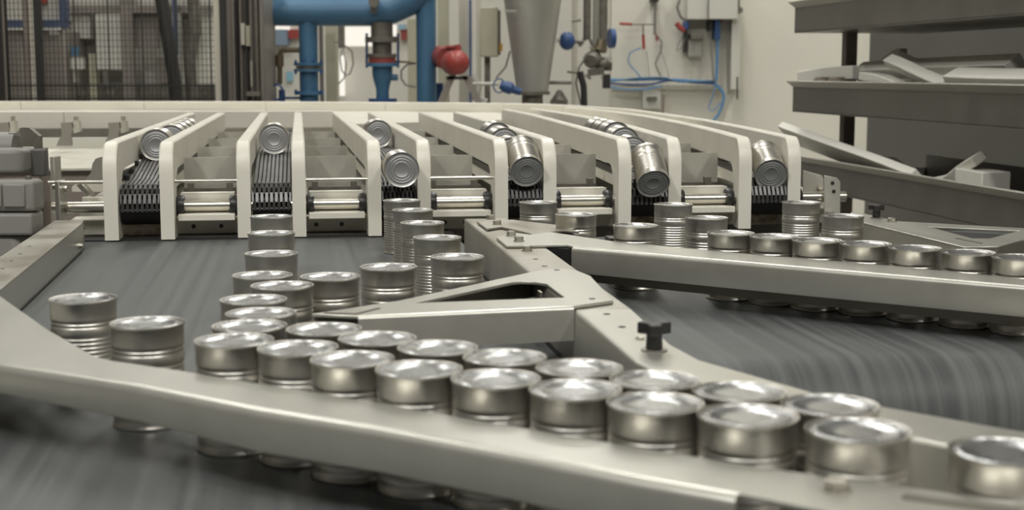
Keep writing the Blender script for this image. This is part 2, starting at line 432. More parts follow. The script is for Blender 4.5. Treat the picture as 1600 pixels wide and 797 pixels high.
MB(M).box(-.47, 1.22, 3.08, 3.12, -.40, .010).build('lower_panel', steel_dark, fr)
MB(M).box(-.45, 1.16, 5.0, 5.01, -.30, .145).build('back_panel', steel_dark, fr)
MB(M).box(-.44, .338, 2.985, 3.064, .0063, .009).build('dark_strip', rubber, fr)  # black strip laid on the belt for the shaded gap under the beam
for u in (-.42, 1.12):
    for v in (3.3, 4.9):
        MB(M).box(u-.03, u+.03, v-.03, v+.03, -BZ, .03).build('leg', steel_dark, fr)
# studs along the inside of the leftmost wall
for k in range(7):
    v = 3.12 + k*.085
    MB(M).box(gp(G[0], v)+TH, gp(G[0], v)+TH+.007, v, v+.03, hchain(v)+.001, hchain(v)+.012).build('chain_stud', black, fr)

# ------------------------------------------------------------------ curved rim at the back
rim = thing('curved_rim', 'long cream plastic rim track curving round the back of the lanes', 'track', M((.3, 5.2, -BZ)))
outer = [(1.228, 4.168)] + [MP(*p, .21) for p in ((985, 171.3), (930, 167.2), (860, 163), (760, 160.8), (600, 159.6), (400, 158.6), (150, 158.2), (-150, 158.2), (-400, 158.2))]
wall_run(rim, outer, 'rim_block', low=.12, leg=False, block=.62, th=.03)
inner = [MP(*p, .21) for p in ((-300, 174), (-50, 173.6), (200, 173.2), (420, 172.8), (520, 172.4))]
inner = [(p[0], p[1]) for p in inner]
wall_run(rim, inner, 'rim_block', low=.148, leg=False, block=.48, th=.03)
pl = [(p[0], p[1]) for p in outer]
lo_ = [(p[0], p[1] + .02) for p in inner] + [(.2, 5.2), (.8, 5.55), (1.1, 5.0), (1.2, 4.2)]
MB(M).prism(lo_ + [(p[0]+.01, p[1]) for p in pl], .10, .165).build('deck', hdpe, rim)
iv = inner[1]
MB(M).box(inner[0][0], -.40, 5.32, 5.36, .10, .15).build('gap_panel', steel_dark, rim)  # dark bar filling the dark gap below the rim wall
MB(M).box(inner[0][0], -.40, 5.1, 5.14, .088, .126).build('side_panel', white_box, rim)
MB(M).box(inner[0][0], -.80, 4.02, 5.1, .083, .089).build('side_tray', hdpe, rim)
MB(M).box(-.80, -.40, 4.04, 5.1, .083, .089).build('side_tray', beige, rim)
MB(M).box(inner[0][0], -.40, 4.06, 4.10, -.15, .083).build('gap_panel', brown_post, rim)  # dark brown panel added for the shadow in the gap below the tray
for k, u in enumerate((-2.2, 0.2)):
    for v in (5.6, 6.3): MB(M).box(u-.03, u+.03, v-.03, v+.03, -BZ, .10).build('leg', steel_dark, rim)
MB(M).box(-1.5, -1.44, 4.3, 4.36, -BZ, .083).build('leg', steel_dark, rim)
for px in (5, 104, 178):                    # clamps holding the rim
    YQ = 4.70
    def pq(a, b): return B(px + a, b, YQ)
    for nm, m_, pts, d in (('clamp_plate', clamp_m, [(-9, 192), (10, 191), (11, 199), (6, 212), (8, 222), (8, 228), (-16, 228), (-13, 220), (-8, 210)], .012), ('clamp_block', plate_m, [(8, 189), (18, 189), (20, 205), (11, 208)], .03), ('clamp_bolt', bright_steel, [(11, 182), (17, 182), (17, 189), (11, 189)], .015)):
        poly = [pq(a, b) for a, b in pts]; n = len(poly)
        vv = [(p[0], YQ, p[2]) for p in poly] + [(p[0], YQ + d, p[2]) for p in poly]
        MB(R).add(vv, [tuple(range(n)), tuple(range(n, 2*n))[::-1]] + [(i, (i+1) % n, (i+1) % n + n, i+n) for i in range(n)]).build(nm, m_, rim)

# ------------------------------------------------------------------ bent-steel rails
def offset(path, d):
    out = []
    for i, p in enumerate(path):
        a = Vector(path[max(i-1,0)]); b = Vector(path[min(i+1,len(path)-1)]); t = (b-a).normalized()
        out.append((p[0]-t.y*d, p[1]+t.x*d))
    return out
def channel(t, ridge, back, h, face, r=.006, th=.004, mt=None, flange_name='flange', face_name='front_face'):
    """flat top flange between back edge and ridge, rolled ridge and a front face; inside is left of the ridge path"""
    mt = mt or steel
    inn = offset(ridge, r)
    MB(M).prism(list(inn) + list(back)[::-1], h-th, h).build(flange_name, mt, t, bevel=.0008)
    prof = []
    for k in range(7):
        a = math.pi/2*k/6; prof.append((r - math.sin(a)*r, h - r + math.cos(a)*r))
    prof += [(0, h-face+.002), (.001, h-face), (th, h-face), (th, h-r)]
    for k in range(1, 5):
        a = math.pi/2*(4-k)/4; prof.append((r - math.sin(a)*(r-th), h - r + math.cos(a)*(r-th)))
    MB(M).sweep(prof, ridge, True).build(face_name, mt, t, angle=50)
def bolt(t, u, v, h, r=.0075, hh=.007):
    MB(M).lathe([(.0001, 0), (r*1.25, 0), (r*1.25, .0015), (r*1.0, .0016)], 16, (u, v, h)).lathe([(r, .0014), (r, hh-.001), (r*.85, hh), (.0001, hh)], 6, (u, v, h), sm=False).build('bolt', bright_steel, t, angle=20)
def holes(t, pts, h, r=.0042):
    for u, v in pts:
        MB(M).lathe([(.0001, .0004), (r, .0004), (r, 0)], 14, (u, v, h)).build('screw_hole', rubber, t)
def knob(t, u, v, h, s=1., rz=0.):
    k = MB(M)
    k.lathe([(.0001, .002), (.008*s, .002), (.0075*s, .016*s), (.009*s, .020*s), (.0001, .020*s)], 16, (u, v, h))
    for i in range(3):
        a = rz + i*2*math.pi/3; dx, dy = math.cos(a), math.sin(a)
        k.obox((u+dx*.0075*s, v+dy*.0075*s, h+.0215*s), ((dx, dy, 0), (-dy, dx, 0), (0,0,1)), .0078*s, .0062*s, .0055*s)
    kb = k.build('star_knob', black, t, bevel=.0015)
    MB(M).lathe([(.0001, 0), (.0125*s, 0), (.0125*s, .0015), (.0001, .002)], 18, (u, v, h)).build('washer', steel_dark, kb)

HN = .085
nr = thing('near_rail', 'long bright steel guide rail crossing the foreground in front of the cans', 'rail', M((0, 1.1, 0)))
nback = [(-.50, 2.02), (-.355, 1.758), (-.259, 1.514), (-.205, 1.392), (-.192, 1.362), (-.172, 1.338), (-.100, 1.278), (.064, 1.130), (.198, 1.002), (.316, .896), (.402, .832), (.52, .725)]
nridge = [(-.60, 1.62)] + [MP(x, y + 2, HN) for x, y in ((0, 569), (210, 601), (400, 638), (590, 668), (800, 707), (1000, 747.5), (1147, 773))]
ntail = [MP(1290, 797, HN), (.42, .66)]
inn = offset(nridge, .008)
MB(M).prism([(-.66, 1.70)] + list(inn) + ntail + nback[::-1], HN-.004, HN).build('flange', steel, nr, bevel=.0008)
prof = []
for k in range(9):
    a = math.pi/2*k/8; prof.append((.008 - math.sin(a)*.008, HN - .008 + math.cos(a)*.008))
prof += [(0, HN-.024), (.001, HN-.026), (.018, HN-.026), (.018, HN-.0235), (.004, HN-.023), (.004, HN-.008)]
MB(M).sweep(prof, nridge, True, ((0, .001, .005, .009, .008, .008, .008, .008), HN-.02)).build('front_face', steel, nr, angle=50)
MB(M).sweep([(.06, HN-.018), (.064, HN-.018), (.064, HN-.004), (.06, HN-.004)], nridge).build('back_lip', steel_dark, nr)
u, v = MP(1307, 766, HN); bolt(nr, u, v, HN, .008, .008)
u, v = MP(1500, 790, HN)
MB(M).obox((u, v, HN+.001), ((.8, -.6, 0), (.6, .8, 0), (0, 0, 1)), .035, .004, .0012).build('slot_plate', steel_dark, nr)
MB(M).box(-.60, -.50, 1.75, 1.95, -.2, HN-.004).build('support_leg', steel_dark, nr)

lr = thing('left_rail', 'worn steel box rail at the left edge of the wide belt', 'rail', M((-.42, 2.4, 0)))
MB(M).prism([(-.412, 2.83), (-.397, 1.90), (-.386, 1.60), (-.465, 1.60), (-.468, 2.3), (-.474, 2.90), (-.418, 2.90)], .056, .060).build('top_plate', steel_dirty, lr, bevel=.001)
MB(M).prism([(-.412, 2.83), (-.397, 1.90), (-.386, 1.60), (-.390, 1.60), (-.401, 1.90), (-.416, 2.83)], .010, .057).build('inner_face', steel, lr)
MB(M).prism([(-.418, 2.90), (-.412, 2.83), (-.416, 2.83), (-.422, 2.90)], .010, .057).build('end_face', steel, lr)
MB(M).prism([(-.474, 2.90), (-.468, 2.3), (-.465, 1.60), (-.461, 1.60), (-.464, 2.3), (-.470, 2.90)], -.12, .057).build('outer_face', steel_dirty, lr)
MB(M).prism([(-.411, 2.80), (-.398, 1.95), (-.385, 1.62), (-.383, 1.62), (-.396, 1.95), (-.409, 2.80)], .0062, .010).build('dark_strip', rubber, lr)  # black strip for the dark line at the foot of the rail
holes(lr, [MP(*p, .06) for p in ((4, 420), (18, 408), (32, 397), (46, 385))], .060, .003)
u, v = MP(127, 380, .025); MB(M).cyl((-.4125, 2.78, .022), (-.404, 2.78, .022), .005, 10).build('side_bolt', bright_steel, lr)

HM = .080
mr = thing('middle_rail', 'long steel channel rail between the two belts with black star knob', 'rail', M((.35, 1.9, 0)))
def mid_section(left, right, suffix):
    face = left
    channel(mr, face, right, HM, .069, .004, .003, steel_dirty if suffix == 0 else steel, 'flange', 'left_face')
mid_section([(.314, 2.615), (.316, 2.2), (.317, 1.58)][::1], [(.392, 2.615), (.388, 2.2), (.384, 1.58)], 0)
mid_section([(.317, 1.578), (.317, 1.28), (.333, 1.19), (.397, 1.054), (.478, .943), (.78, .60)], [(.384, 1.578), (.372, 1.36), (.379, 1.28), (.443, 1.115), (.543, .985), (.86, .64)], 1)
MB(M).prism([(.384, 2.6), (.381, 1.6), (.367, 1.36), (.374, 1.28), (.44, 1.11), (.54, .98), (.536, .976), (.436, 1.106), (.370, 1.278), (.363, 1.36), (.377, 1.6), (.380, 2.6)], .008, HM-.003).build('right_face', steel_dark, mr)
MB(M).prism([(.314, 2.61), (.316, 1.6), (.317, 1.30), (.323, 1.30), (.322, 1.6), (.320, 2.61)], .0062, .012).build('dark_strip', rubber, mr)  # black strip drawn for the shadow line under the left face
MB(M).box(.314, .392, 2.606, 2.612, .011, HM-.003).build('end_face', steel_dirty, mr)
u, v = MP(1022, 548, HM); knob(mr, u, v, HM, 1.05, .35)
u0, v0 = MP(1000, 530, HM); bolt(mr, u0, v0, HM, .004, .003)
for p in ((823.6, 392),): bolt(mr, *MP(*p, HM), HM, .0075, .008)
holes(mr, [MP(*p, HM) for p in ((837, 405), (851, 416), (948, 491), (972, 511))], HM)

HK = .085
def plate_thing(name, label, outer_, hole, h, faces, cat='bracket', depth=.04, mt=None):
    t = thing(name, label, cat, M((outer_[0][0], outer_[0][1], 0)))
    MB(M).prism(outer_, h-.004, h, [hole] if hole else []).build('plate', mt or steel, t, bevel=.0008)
    for a, b in faces:
        pth = [a, b]
        prof = [(.005 - math.sin(math.pi/2*k/6)*.005, h-.0049 + math.cos(math.pi/2*k/6)*.005) for k in range(7)] + [(0, h-depth), (.003, h-depth), (.003, h-.006)]
        MB(M).sweep(prof, pth, True).build('folded_edge', mt or steel, t, angle=50)
    return t
tb = plate_thing('diverter_bracket', 'triangular steel diverter bracket with a cut-out, reaching left over the cans from the middle rail',
    [(.016, 1.570), (.067, 1.549), (.314, 1.577), (.371, 1.610), (.386, 1.812), (.378, 1.868), (.362, 1.890), (.340, 1.885), (.318, 1.865), (.117, 1.645)],
    [(.138, 1.627), (.318, 1.640), (.316, 1.752), (.305, 1.771), (.288, 1.778), (.274, 1.772)], HK, [((.067, 1.545), (.316, 1.573))])
MB(M).prism([(.020, 1.573), (.117, 1.643), (.316, 1.862), (.318, 1.859), (.119, 1.640), (.023, 1.571)], HK-.034, HK-.003).build('back_lip', steel_dark, tb)
MB(M).box(.2985, .3015, 1.70, 1.72, HK-.034, HK-.003).build('inner_post', bright_steel, tb)
MB(M).prism([(.030, 1.569), (.066, 1.557), (.094, 1.592), (.090, 1.594), (.064, 1.562), (.033, 1.573)], HK, HK+.0012).build('weld_line', steel_dark, tb)
holes(tb, [MP(*p, HK) for p in ((870, 422), (925, 467))], HK)
# right rail and its gusset
rb_back = [MP(*p, HN) for p in ((850, 361), (935, 373.5), (958, 377), (1160, 396), (1381, 414), (1556, 431), (1800, 457), (2000, 480))]
rb_ridge = [MP(*p, HN) for p in ((893, 386), (1250, 417), (1598, 446.5), (1800, 466), (2000, 489))]
rr = thing('right_rail', 'steel guide rail with rounded edge slanting right across the second belt', 'rail', M((.6, 2.0, 0)))
inn = offset(rb_ridge, .006)
tabs = [MP(*p, HN) for p in ((776, 371), (791, 383.5), (886, 382.5))]
slot = [MP(*p, HN) for p in ((828, 366.5), (800, 363))]
MB(M).prism(tabs + list(inn) + rb_back[::-1] + slot, HN-.004, HN).build('flange', steel, rr, bevel=.0008)
prof = [(.007 - math.sin(math.pi/2*k/8)*.007, HN-.007 + math.cos(math.pi/2*k/8)*.007) for k in range(9)] + [(0, HN-.036), (.001, HN-.040), (.018, HN-.040), (.018, HN-.037), (.004, HN-.036), (.004, HN-.007)]
MB(M).sweep(prof, rb_ridge, True).build('front_face', steel, rr, angle=50)
MB(M).sweep([(.040, .026), (.044, .026), (.044, HN-.004), (.040, HN-.004)], offset(rb_ridge, 0)[0:]).build('inner_bar', steel_dark, rr)
for p in ((798.7, 368.5), (810.7, 377)): bolt(rr, *MP(*p, HN), HN, .0075, .008)
u, v = MP(968, 450, 0); MB(M).box(u-.012, u+.012, v+.02, v+.06, .007, HN-.005).build('black_block', black, rr)
MB(M).prism([(.386, 2.16), (.43, 2.13), (.44, 2.15), (.386, 2.20)], .03, HN-.005).build('black_block', black, rr)  # black block added to fill the shaded gap under the flange
gs = thing('gusset_plate', 'small bolted steel gusset plate at the far end of the middle rail', 'bracket', M((.33, 2.45, 0)))
MB(M).prism([MP(*p, HN) for p in ((745, 346), (761, 357.5), (783, 354), (812, 361), (832, 366), (880, 360), (905, 362), (872, 352), (800, 343.5))], HN-.0035, HN+.0005).build('plate', steel_dirty, gs, bevel=.0008)
for p in ((766.6, 342.5), (776.8, 351)): bolt(gs, *MP(*p, HN), HN, .0075, .008)
# far right rail with knob and cut-out bracket
H2 = .080
r2 = thing('far_right_rail', 'steel rail with triangular cut-out and black star knob right of the cans', 'rail', M((.75, 2.3, 0)))
o2 = [MP(*p, H2) for p in ((1330, 331), (1352, 334), (1402, 345.5), (1500, 351), (1700, 362), (1700, 372), (1600, 374), (1560, 385), (1505, 385.5), (1440, 370), (1350, 348), (1325, 340))]
MB(M).prism(o2, H2-.004, H2, [[MP(*p, H2) for p in ((1448, 353.5), (1592, 360.5), (1546, 372.5), (1520, 372.5))]]).build('plate', steel, r2, bevel=.001)
e = [MP(*p, H2) for p in ((1322, 339.5), (1350, 348), (1440, 370), (1505, 385.5))]
MB(M).sweep([(.003, .004), (0, .004), (0, H2-.002), (.003, H2-.001)], e[::1]).build('side_face', steel_dirty, r2)
MB(M).sweep([(.003, .03), (0, .03), (0, H2-.002), (.003, H2-.001)], [MP(*p, H2) for p in ((1505, 385.5), (1560, 385), (1600, 374), (1700, 372))]).build('folded_edge', steel_dark, r2)
MB(M).prism([MP(*p, .03) for p in ((1395, 356), (1440, 362), (1592, 371), (1592, 382), (1555, 397), (1505, 397))], .030, .034).build('hole_shade_sheet', rubber, r2)  # black sheet added below the cut-out to make its shaded inside dark
u, v = MP(1369, 341, H2); knob(r2, u, v, H2, .95, .2)
u, v = MP(1393, 347, H2); bolt(r2, u, v, H2, .008, .008)
MB(M).prism([MP(*p, H2) for p in ((1492, 373), (1532, 381), (1536, 380.3), (1496, 372.4))], H2, H2+.001).build('weld_line', steel_dark, r2)

# ------------------------------------------------------------------ cans
CH, CR = .102, .0353
def make_can():
    root = bpy.data.objects.new('tin_can', None); root.empty_display_size = .03; COL.objects.link(root); root['_o'] = (0, 0, 0)
    pr = [(.0338, .0015), (.0362, .0), (.0366, .0012), (.0362, .0028), (CR, .0036), (CR, .010)]
    z = .0165
    while z < .0665:
        pr += [(CR, z-.0021), (CR-.0006, z-.0012), (CR-.0011, z), (CR-.0006, z+.0012), (CR, z+.0021)]; z += .0046
    for z in (.0745, .0785):
        pr += [(CR, z-.0019), (CR-.0006, z-.0011), (CR-.0011, z), (CR-.0006, z+.0011), (CR, z+.0019)]
    pr += [(CR, .0825), (CR, .0984), (.0362, .0992), (.0366, .1008), (.0362, .1020), (.0350, .1019), (.0342, .1008)]
    MB(I).lathe(pr, 44).build('body', tin, root, fix=False, angle=75)
    def end(z, s):
        p = [(.0343, z), (.0340, z-.0006), (.0334, z-.0009), (.0300, z-.0009), (.0295, z-.0003), (.0270, z-.0003), (.0265, z-.0008), (.0228, z-.0008),
             (.0222, z-.0013), (.0150, z-.0013), (.0060, z-.0012), (.0002, z-.0012)]
        return p if s > 0 else p
    MB(I).lathe(end(.1012, 1), 40).build('lid', tin_lid, root, fix=False, angle=60)
    bt = [(.0002, .0020), (.0150, .0020), (.0158, .0014), (.0166, .0020), (.0208, .0020), (.0216, .0013), (.0224, .0020), (.0262, .0022), (.0270, .0014), (.0278, .0022), (.0322, .0024), (.0332, .0018), (.0343, .0010)]
    MB(I).lathe(bt, 40).build('bottom_end', tin_end, root, fix=False, angle=60)
    return root
proto = make_can(); used = [False]
def can(loc, q, label, group):
    if not used[0]: o = proto; used[0] = True
    else: o = copy_tree(proto)
    o.location = loc; o.rotation_mode = 'QUATERNION'; o.rotation_quaternion = q
    o['label'] = label; o['category'] = 'can'; o['group'] = group
    return o
rows = {
 'front': [(380, 530), (470, 545), (560, 562), (662, 577), (770, 591), (888, 607), (1013, 626), (1152, 644), (1320, 677), (1550, 722)],
 'second': [(506, 514), (592, 529), (682, 543), (788, 558), (905, 575), (1026, 595), (1150, 612), (1322, 633)],
 'lane2': [(424, 338), (424, 364), (424, 396), (410, 430), (441, 446), (396, 468), (407, 490), (389, 511)],
 'lane3': [(628, 313), (645, 328), (660, 348), (683, 371), (714, 401), (607, 417), (516, 432)],
 'left': [(130, 466), (230, 504)],
 'right': [(1145, 364), (1208, 369), (1274, 375), (1348, 381.5), (1426, 388), (1508, 395), (1592, 402)],
 'drop': [(841, 316), (900, 335), (993, 352), (1052, 319), (1104, 340), (1252, 316), (1317, 337)]}
pos = []
for k, l in rows.items():
    for i, p in enumerate(l): u, v = MP(*p, .108); pos.append([k, i, u, v])
def seg_push(p, a, b, d):                   # keep p at least d to the left of a->b
    t = (Vector(b) - Vector(a)).normalized(); n = Vector((-t.y, t.x)); dist = (Vector(p) - Vector(a)).dot(n)
    return n*(d-dist) if dist < d else Vector((0, 0))
for it in range(120):
    for i in range(len(pos)):
        for j in range(i):
            a, b = pos[i], pos[j]; dx, dy = a[2]-b[2], a[3]-b[3]; d = math.hypot(dx, dy)
            if d < .0736:
                k = (.0738-d)/2/max(d, 1e-6); a[2] += dx*k; a[3] += dy*k; b[2] -= dx*k; b[3] -= dy*k
    for p in pos:
        if p[0] in ('front', 'second') and p[2] < .45:
            for a, b in zip(nback[5:-1], nback[6:]):
                if min(a[0], b[0]) - .03 < p[2] < max(a[0], b[0]) + .03:
                    d = seg_push((p[2], p[3]), a, b, .038); p[2] += d.x; p[3] += d.y
        if p[0] == 'second' and p[3] < 1.25:
            for a, b in (((.333, 1.19), (.397, 1.054)), ((.397, 1.054), (.478, .943))):
                d = seg_push((p[2], p[3]), b, a, .040); p[2] += d.x; p[3] += d.y
        if p[0] == 'second' and p[3] >= 1.1: p[2] = min(p[2], .277)
        if p[0] in ('right', 'drop'):
            for a, b in zip(rb_back[1:-1], rb_back[2:]):
                if min(a[0], b[0]) - .03 < p[2] < max(a[0], b[0]) + .03:
                    d = seg_push((p[2], p[3]), a, b, .038); p[2] += d.x; p[3] += d.y
        if p[0] == 'lane3': p[2] = min(p[2], .277)
lab = {
 'front': ('tin can touching the near steel rail, %s from left in its row', 'cans in the row along the near rail'),
 'second': ('tin can in the row behind the near-rail cans, %s from left', 'cans in the second row from the near rail'),
 'lane2': ('tin can on the wide belt below the second lane, %s from the lane', 'cans in the column below the second lane'),
 'lane3': ('tin can left of the middle rail, %s in the file from the third lane', 'cans in the file below the third lane'),
 'left': ('tin can standing alone at far left of the wide belt, %s from left', 'two cans at the left of the wide belt'),
 'right': ('tin can touching the right steel rail, %s from left in its row', 'cans in the row along the right rail'),
 'drop': ('', 'loose cans behind the right rail')}
drop_l = ['tin can just dropped below the fourth lane, beside the gusset plate', 'tin can right of the gusset plate, second below the fourth lane',
          'tin can nearest the right rail left of the tall ribbed pair', 'tall ribbed tin can just dropped below the fifth lane', 'tin can in front of the tall ribbed can below the fifth lane',
          'tall ribbed tin can just dropped below the sixth lane', 'tin can beside the black star knob of the far right rail']
for k, i, u, v in pos:
    q = Quaternion((0, 0, 1), random.uniform(0, 6.28))
    can(M((u, v, BH+.0004)), q, drop_l[i] if k == 'drop' else lab[k][0] % words[i], lab[k][1])
def lying(li, v, tilt, label, dh=0., spin=0., face_v=None):
    """a can lying on lane li: its facing end at v, tipped nose down by tilt degrees"""
    um = (gp(G[2*li], max(v, 3.0)) + TH + gp(G[2*li+1], max(v, 3.0)))/2
    u2 = (gp(G[2*li], v+.4) + TH + gp(G[2*li+1], v+.4))/2
    d = Vector((um-u2, -.4, 0)).normalized(); ti = math.radians(tilt)
    d = Vector((d.x*math.cos(ti), d.y*math.cos(ti), -math.sin(ti)))
    dw = Vector((d.x*ca - d.y*sa, d.x*sa + d.y*ca, d.z))
    c = Vector(M((um, v, hchain(v) + .0366*math.cos(ti) + dh)))
    q = Vector((0, 0, 1)).rotation_difference(-dw) @ Quaternion((0, 0, 1), spin)
    return can(c, q, label, 'cans lying on the chain lanes')
lying(0, 3.36, 0, 'tin can lying end-on on the first lane from the left')
lying(1, 3.46, 0, 'tin can lying end-on high on the second lane')
lying(2, 2.905, 0, 'tin can lying over the nose of the third lane', dh=.0)
lying(2, 3.70, 0, 'tin can lying far back on the third lane behind another')
lying(3, 2.968, 24, 'tin can tipping over the nose of the fourth lane', dh=-.008)
lying(4, 2.955, 34, 'tin can tipping steeply over the nose of the fifth lane', dh=-.034)
lying(5, 2.985, 22, 'tin can tipping over the nose of the sixth lane', dh=-.022)
for li, vs_ in ((0, (3.75, 3.9, 4.05, 4.2)), (3, (3.22, 3.35, 3.48)), (4, (3.22, 3.35, 3.48, 3.61, 3.74)), ):
    for k, v in enumerate(vs_):
        lying(li, v, 0, dh=-.012 if li == 0 else 0, label='tin can lying behind the leading can on the %s lane, %s in that file' % (words[li], words[k+1]), spin=k)

# ------------------------------------------------------------------ left: gear motor and side plates
gm = thing('gear_motor', 'grey painted gear motor at the left edge beside the lanes', 'motor', (-1.05, 2.8, BZ-.2))
MB(R).prism([(-1.22, 2.72), (-.972, 2.72), (-.950, 2.735), (-.944, 2.76), (-.944, 2.80), (-1.22, 2.80)], .158, .205).build('upper_housing', grey_paint, gm, bevel=.008, seg=3)
MB(R).box(-.945, -.918, 2.765, 2.79, .150, .203).build('flange_block', grey_dark, gm, bevel=.003)
MB(R).box(-1.22, -.905, 2.66, 2.72, .090, .150).build('terminal_box', grey_paint, gm, bevel=.008, seg=3)
MB(R).box(-1.22, -.966, 2.655, 2.665, .099, .143).build('cover_plate', grey_paint, gm, bevel=.003)
MB(R).box(-.964, -.922, 2.655, 2.665, .099, .143).build('cover_plate', grey_paint, gm, bevel=.003)
MB(R).box(-1.22, -.908, 2.65, 2.72, .046, .088).build('lower_housing', grey_paint, gm, bevel=.006, seg=3)
MB(R).prism([(-1.22, 2.66), (-.945, 2.66), (-.925, 2.68), (-.925, 2.75), (-1.22, 2.75)], -.10, .045).build('gear_foot', grey_paint, gm, bevel=.008)
for x in (-1.16, -1.0, -.925): MB(R).lathe([(.006, 0), (.006, .006), (.0001, .007)], 8, (x, 2.69, .150)).build('cover_bolt', cast, gm)
MB(R).cyl((-.93, 2.70, .035), (-.905, 2.70, .035), .012, 14).build('drain_plug', black, gm)
MB(R).cyl((-1.22, 2.85, .20), (-1.0, 2.85, .20), .034, 24).build('motor_barrel', grey_paint, gm)
pb = MB(R); px = [(-.985, .205), (-.985, .243), (-.968, .243), (-.948, .226), (-.948, .150), (-.960, .150), (-.960, .205)]
vv = [(a, 2.83, b) for a, b in px] + [(a, 2.85, b) for a, b in px]; n = len(px)
pb.add(vv, [tuple(range(n)), tuple(range(n, 2*n))] + [(i, (i+1) % n, (i+1) % n+n, i+n) for i in range(n)]).build('lifting_bracket', cast, gm)
MB(R).box(-1.012, -.985, 2.835, 2.845, .226, .232).build('bracket_pin', bright_steel, gm)
MB(R).box(-1.18, -1.1, 2.75, 2.85, -BZ, -.10).build('pedestal', grey_dark, gm)
sp_ = thing('drive_side_plate', 'steel side plate with bolts carrying the shaft beside the grey motor', 'bracket', (-.90, 2.9, BZ))
MB(R).box(-.990, -.982, 2.94, 2.985, -.06, .195).build('brown_plate', brown_post, sp_)
MB(R).box(-.985, -.975, 3.00, 3.045, -.06, .175).build('rear_plate', plate_m, sp_, bevel=.002)
MB(R).box(-.938, -.928, 2.88, 2.925, -.04, .132).build('front_plate', steel, sp_, bevel=.002)
MB(R).box(-.985, -.928, 2.90, 3.02, -.06, .02).build('foot_block', steel, sp_)
for h in (.112, .078, .040):
    MB(R).lathe([(.0001, 0), (.008, 0), (.008, .008), (.0001, .009)], 6, (-.928, 2.905, h), (1, 0, 0), sm=False).build('bolt', bright_steel, sp_)
MB(R).lathe([(.0001, 0), (.008, 0), (.008, .008), (.0001, .009)], 6, (-.938, 2.90, .118), (-1, 0, 0), sm=False).build('bolt', bright_steel, sp_)
def pxplate(poly, Y, th, name, mt, parent, bevel=.001):
    pts = [B(a, b, Y) for a, b in poly]; n = len(pts)
    vv = [(p[0], Y, p[2]) for p in pts] + [(p[0], Y+th, p[2]) for p in pts]
    return MB(R).add(vv, [tuple(range(n)), tuple(range(n, 2*n))[::-1]] + [(i, (i+1) % n, (i+1) % n+n, i+n) for i in range(n)]).build(name, mt, parent, bevel=bevel)
pxplate([(112, 292), (120, 286), (165, 286), (165, 300), (112, 300)], 3.30, .01, 'back_bracket', beige, sp_)
pxplate([(119, 290), (126, 284), (142, 304), (136, 308)], 3.16, .03, 'slanted_guard', bright_steel, sp_)
pxplate([(130, 284), (142, 270), (144, 256), (149, 248), (158, 245), (172, 245), (172, 290), (130, 290)], 3.40, .01, 'profile_plate', clamp_m, sp_)
pxplate([(128, 308), (168, 308), (168, 328), (128, 328)], 3.22, .01, 'guard_plate', hdpe, sp_)
# right end plates of the lanes
ep = thing('end_plate_pair', 'pair of bolted steel end plates carrying the shaft right of the sixth lane', 'bracket', M((1.22, 3.0, 0)))
pxplate([(1255, 266), (1284, 274), (1287, 280), (1287, 352), (1255, 352)], 3.28, .006, 'rear_plate', plate_m, ep)
pxplate([(1288, 274), (1308, 278), (1313, 284), (1313, 356), (1288, 356)], 3.16, .006, 'front_plate', plate_m, ep)
for p in ((1301, 286), (1303, 299)): 
    a = B(*p, 3.158); MB(R).cyl(a, (a[0], a[1]+.004, a[2]), .004, 8).build('plate_hole', rubber, ep)
a = B(1281, 292, 3.275); MB(R).cyl(a, (a[0], a[1]-.01, a[2]), .006, 8).build('bolt', bright_steel, ep)
a = B(1296, 345, 3.15); MB(R).cyl((a[0], a[1], a[2]-.02), (a[0], a[1], a[2]+.02), .009, 10).build('stud', bright_steel, ep)

# ------------------------------------------------------------------ right: rack of steel troughs with plastic offcuts
def trough_rack():
    t = thing('trough_rack', 'tall rack of three dull steel troughs at the right edge', 'rack', M((2.05, 4.5, -BZ)))
    U0, U1 = 1.93, 2.45
    for h in (.318, .622, .034):
        if h > .1:
            V0, V1 = 2.6, 5.30
            front = [(U0, V0, h-.118), (U0, V0, h), (U0, V1, h-.118), (U0, V1, h)]
        else: V0, V1 = 2.6, 5.20
        MB(M).box(U0, U0+.006, V0, V1, h-.115, h-.006).build('front_panel', rack_m, t)
        MB(M).add([(U0, V0, h-.022), (U0, V1, h-.022), (U0-.022, V1+.02, h), (U0-.022, V0, h), (U0+.006, V0, h-.02), (U0+.006, V1, h-.02), (U0-.016, V1+.02, h+.004), (U0-.016, V0, h+.004)],
            [(0,1,2,3),(4,5,6,7),(0,1,5,4),(1,2,6,5),(2,3,7,6),(3,0,4,7)]).build('flared_lip', rack_in, t)
        MB(M).box(U0, U1, V0, V1, h-.118, h-.112).build('trough_floor', rack_m, t)
        MB(M).box(U1-.006, U1, V0, V1, h-.115, h+.0).build('back_panel', rack_m, t)
        MB(M).box(U0, U1, V1-.006, V1, h-.115, h-.05).build('end_panel', rack_in, t)
    for u, v in ((2.10, 5.16), (2.42, 2.9), (1.96, 2.66)):
        MB(M).box(u-.022, u+.022, v-.022, v+.022, -BZ, .9).build('post', brown_post, t)
    return t
trough_rack()
offn = 'plastic offcuts in the rack'
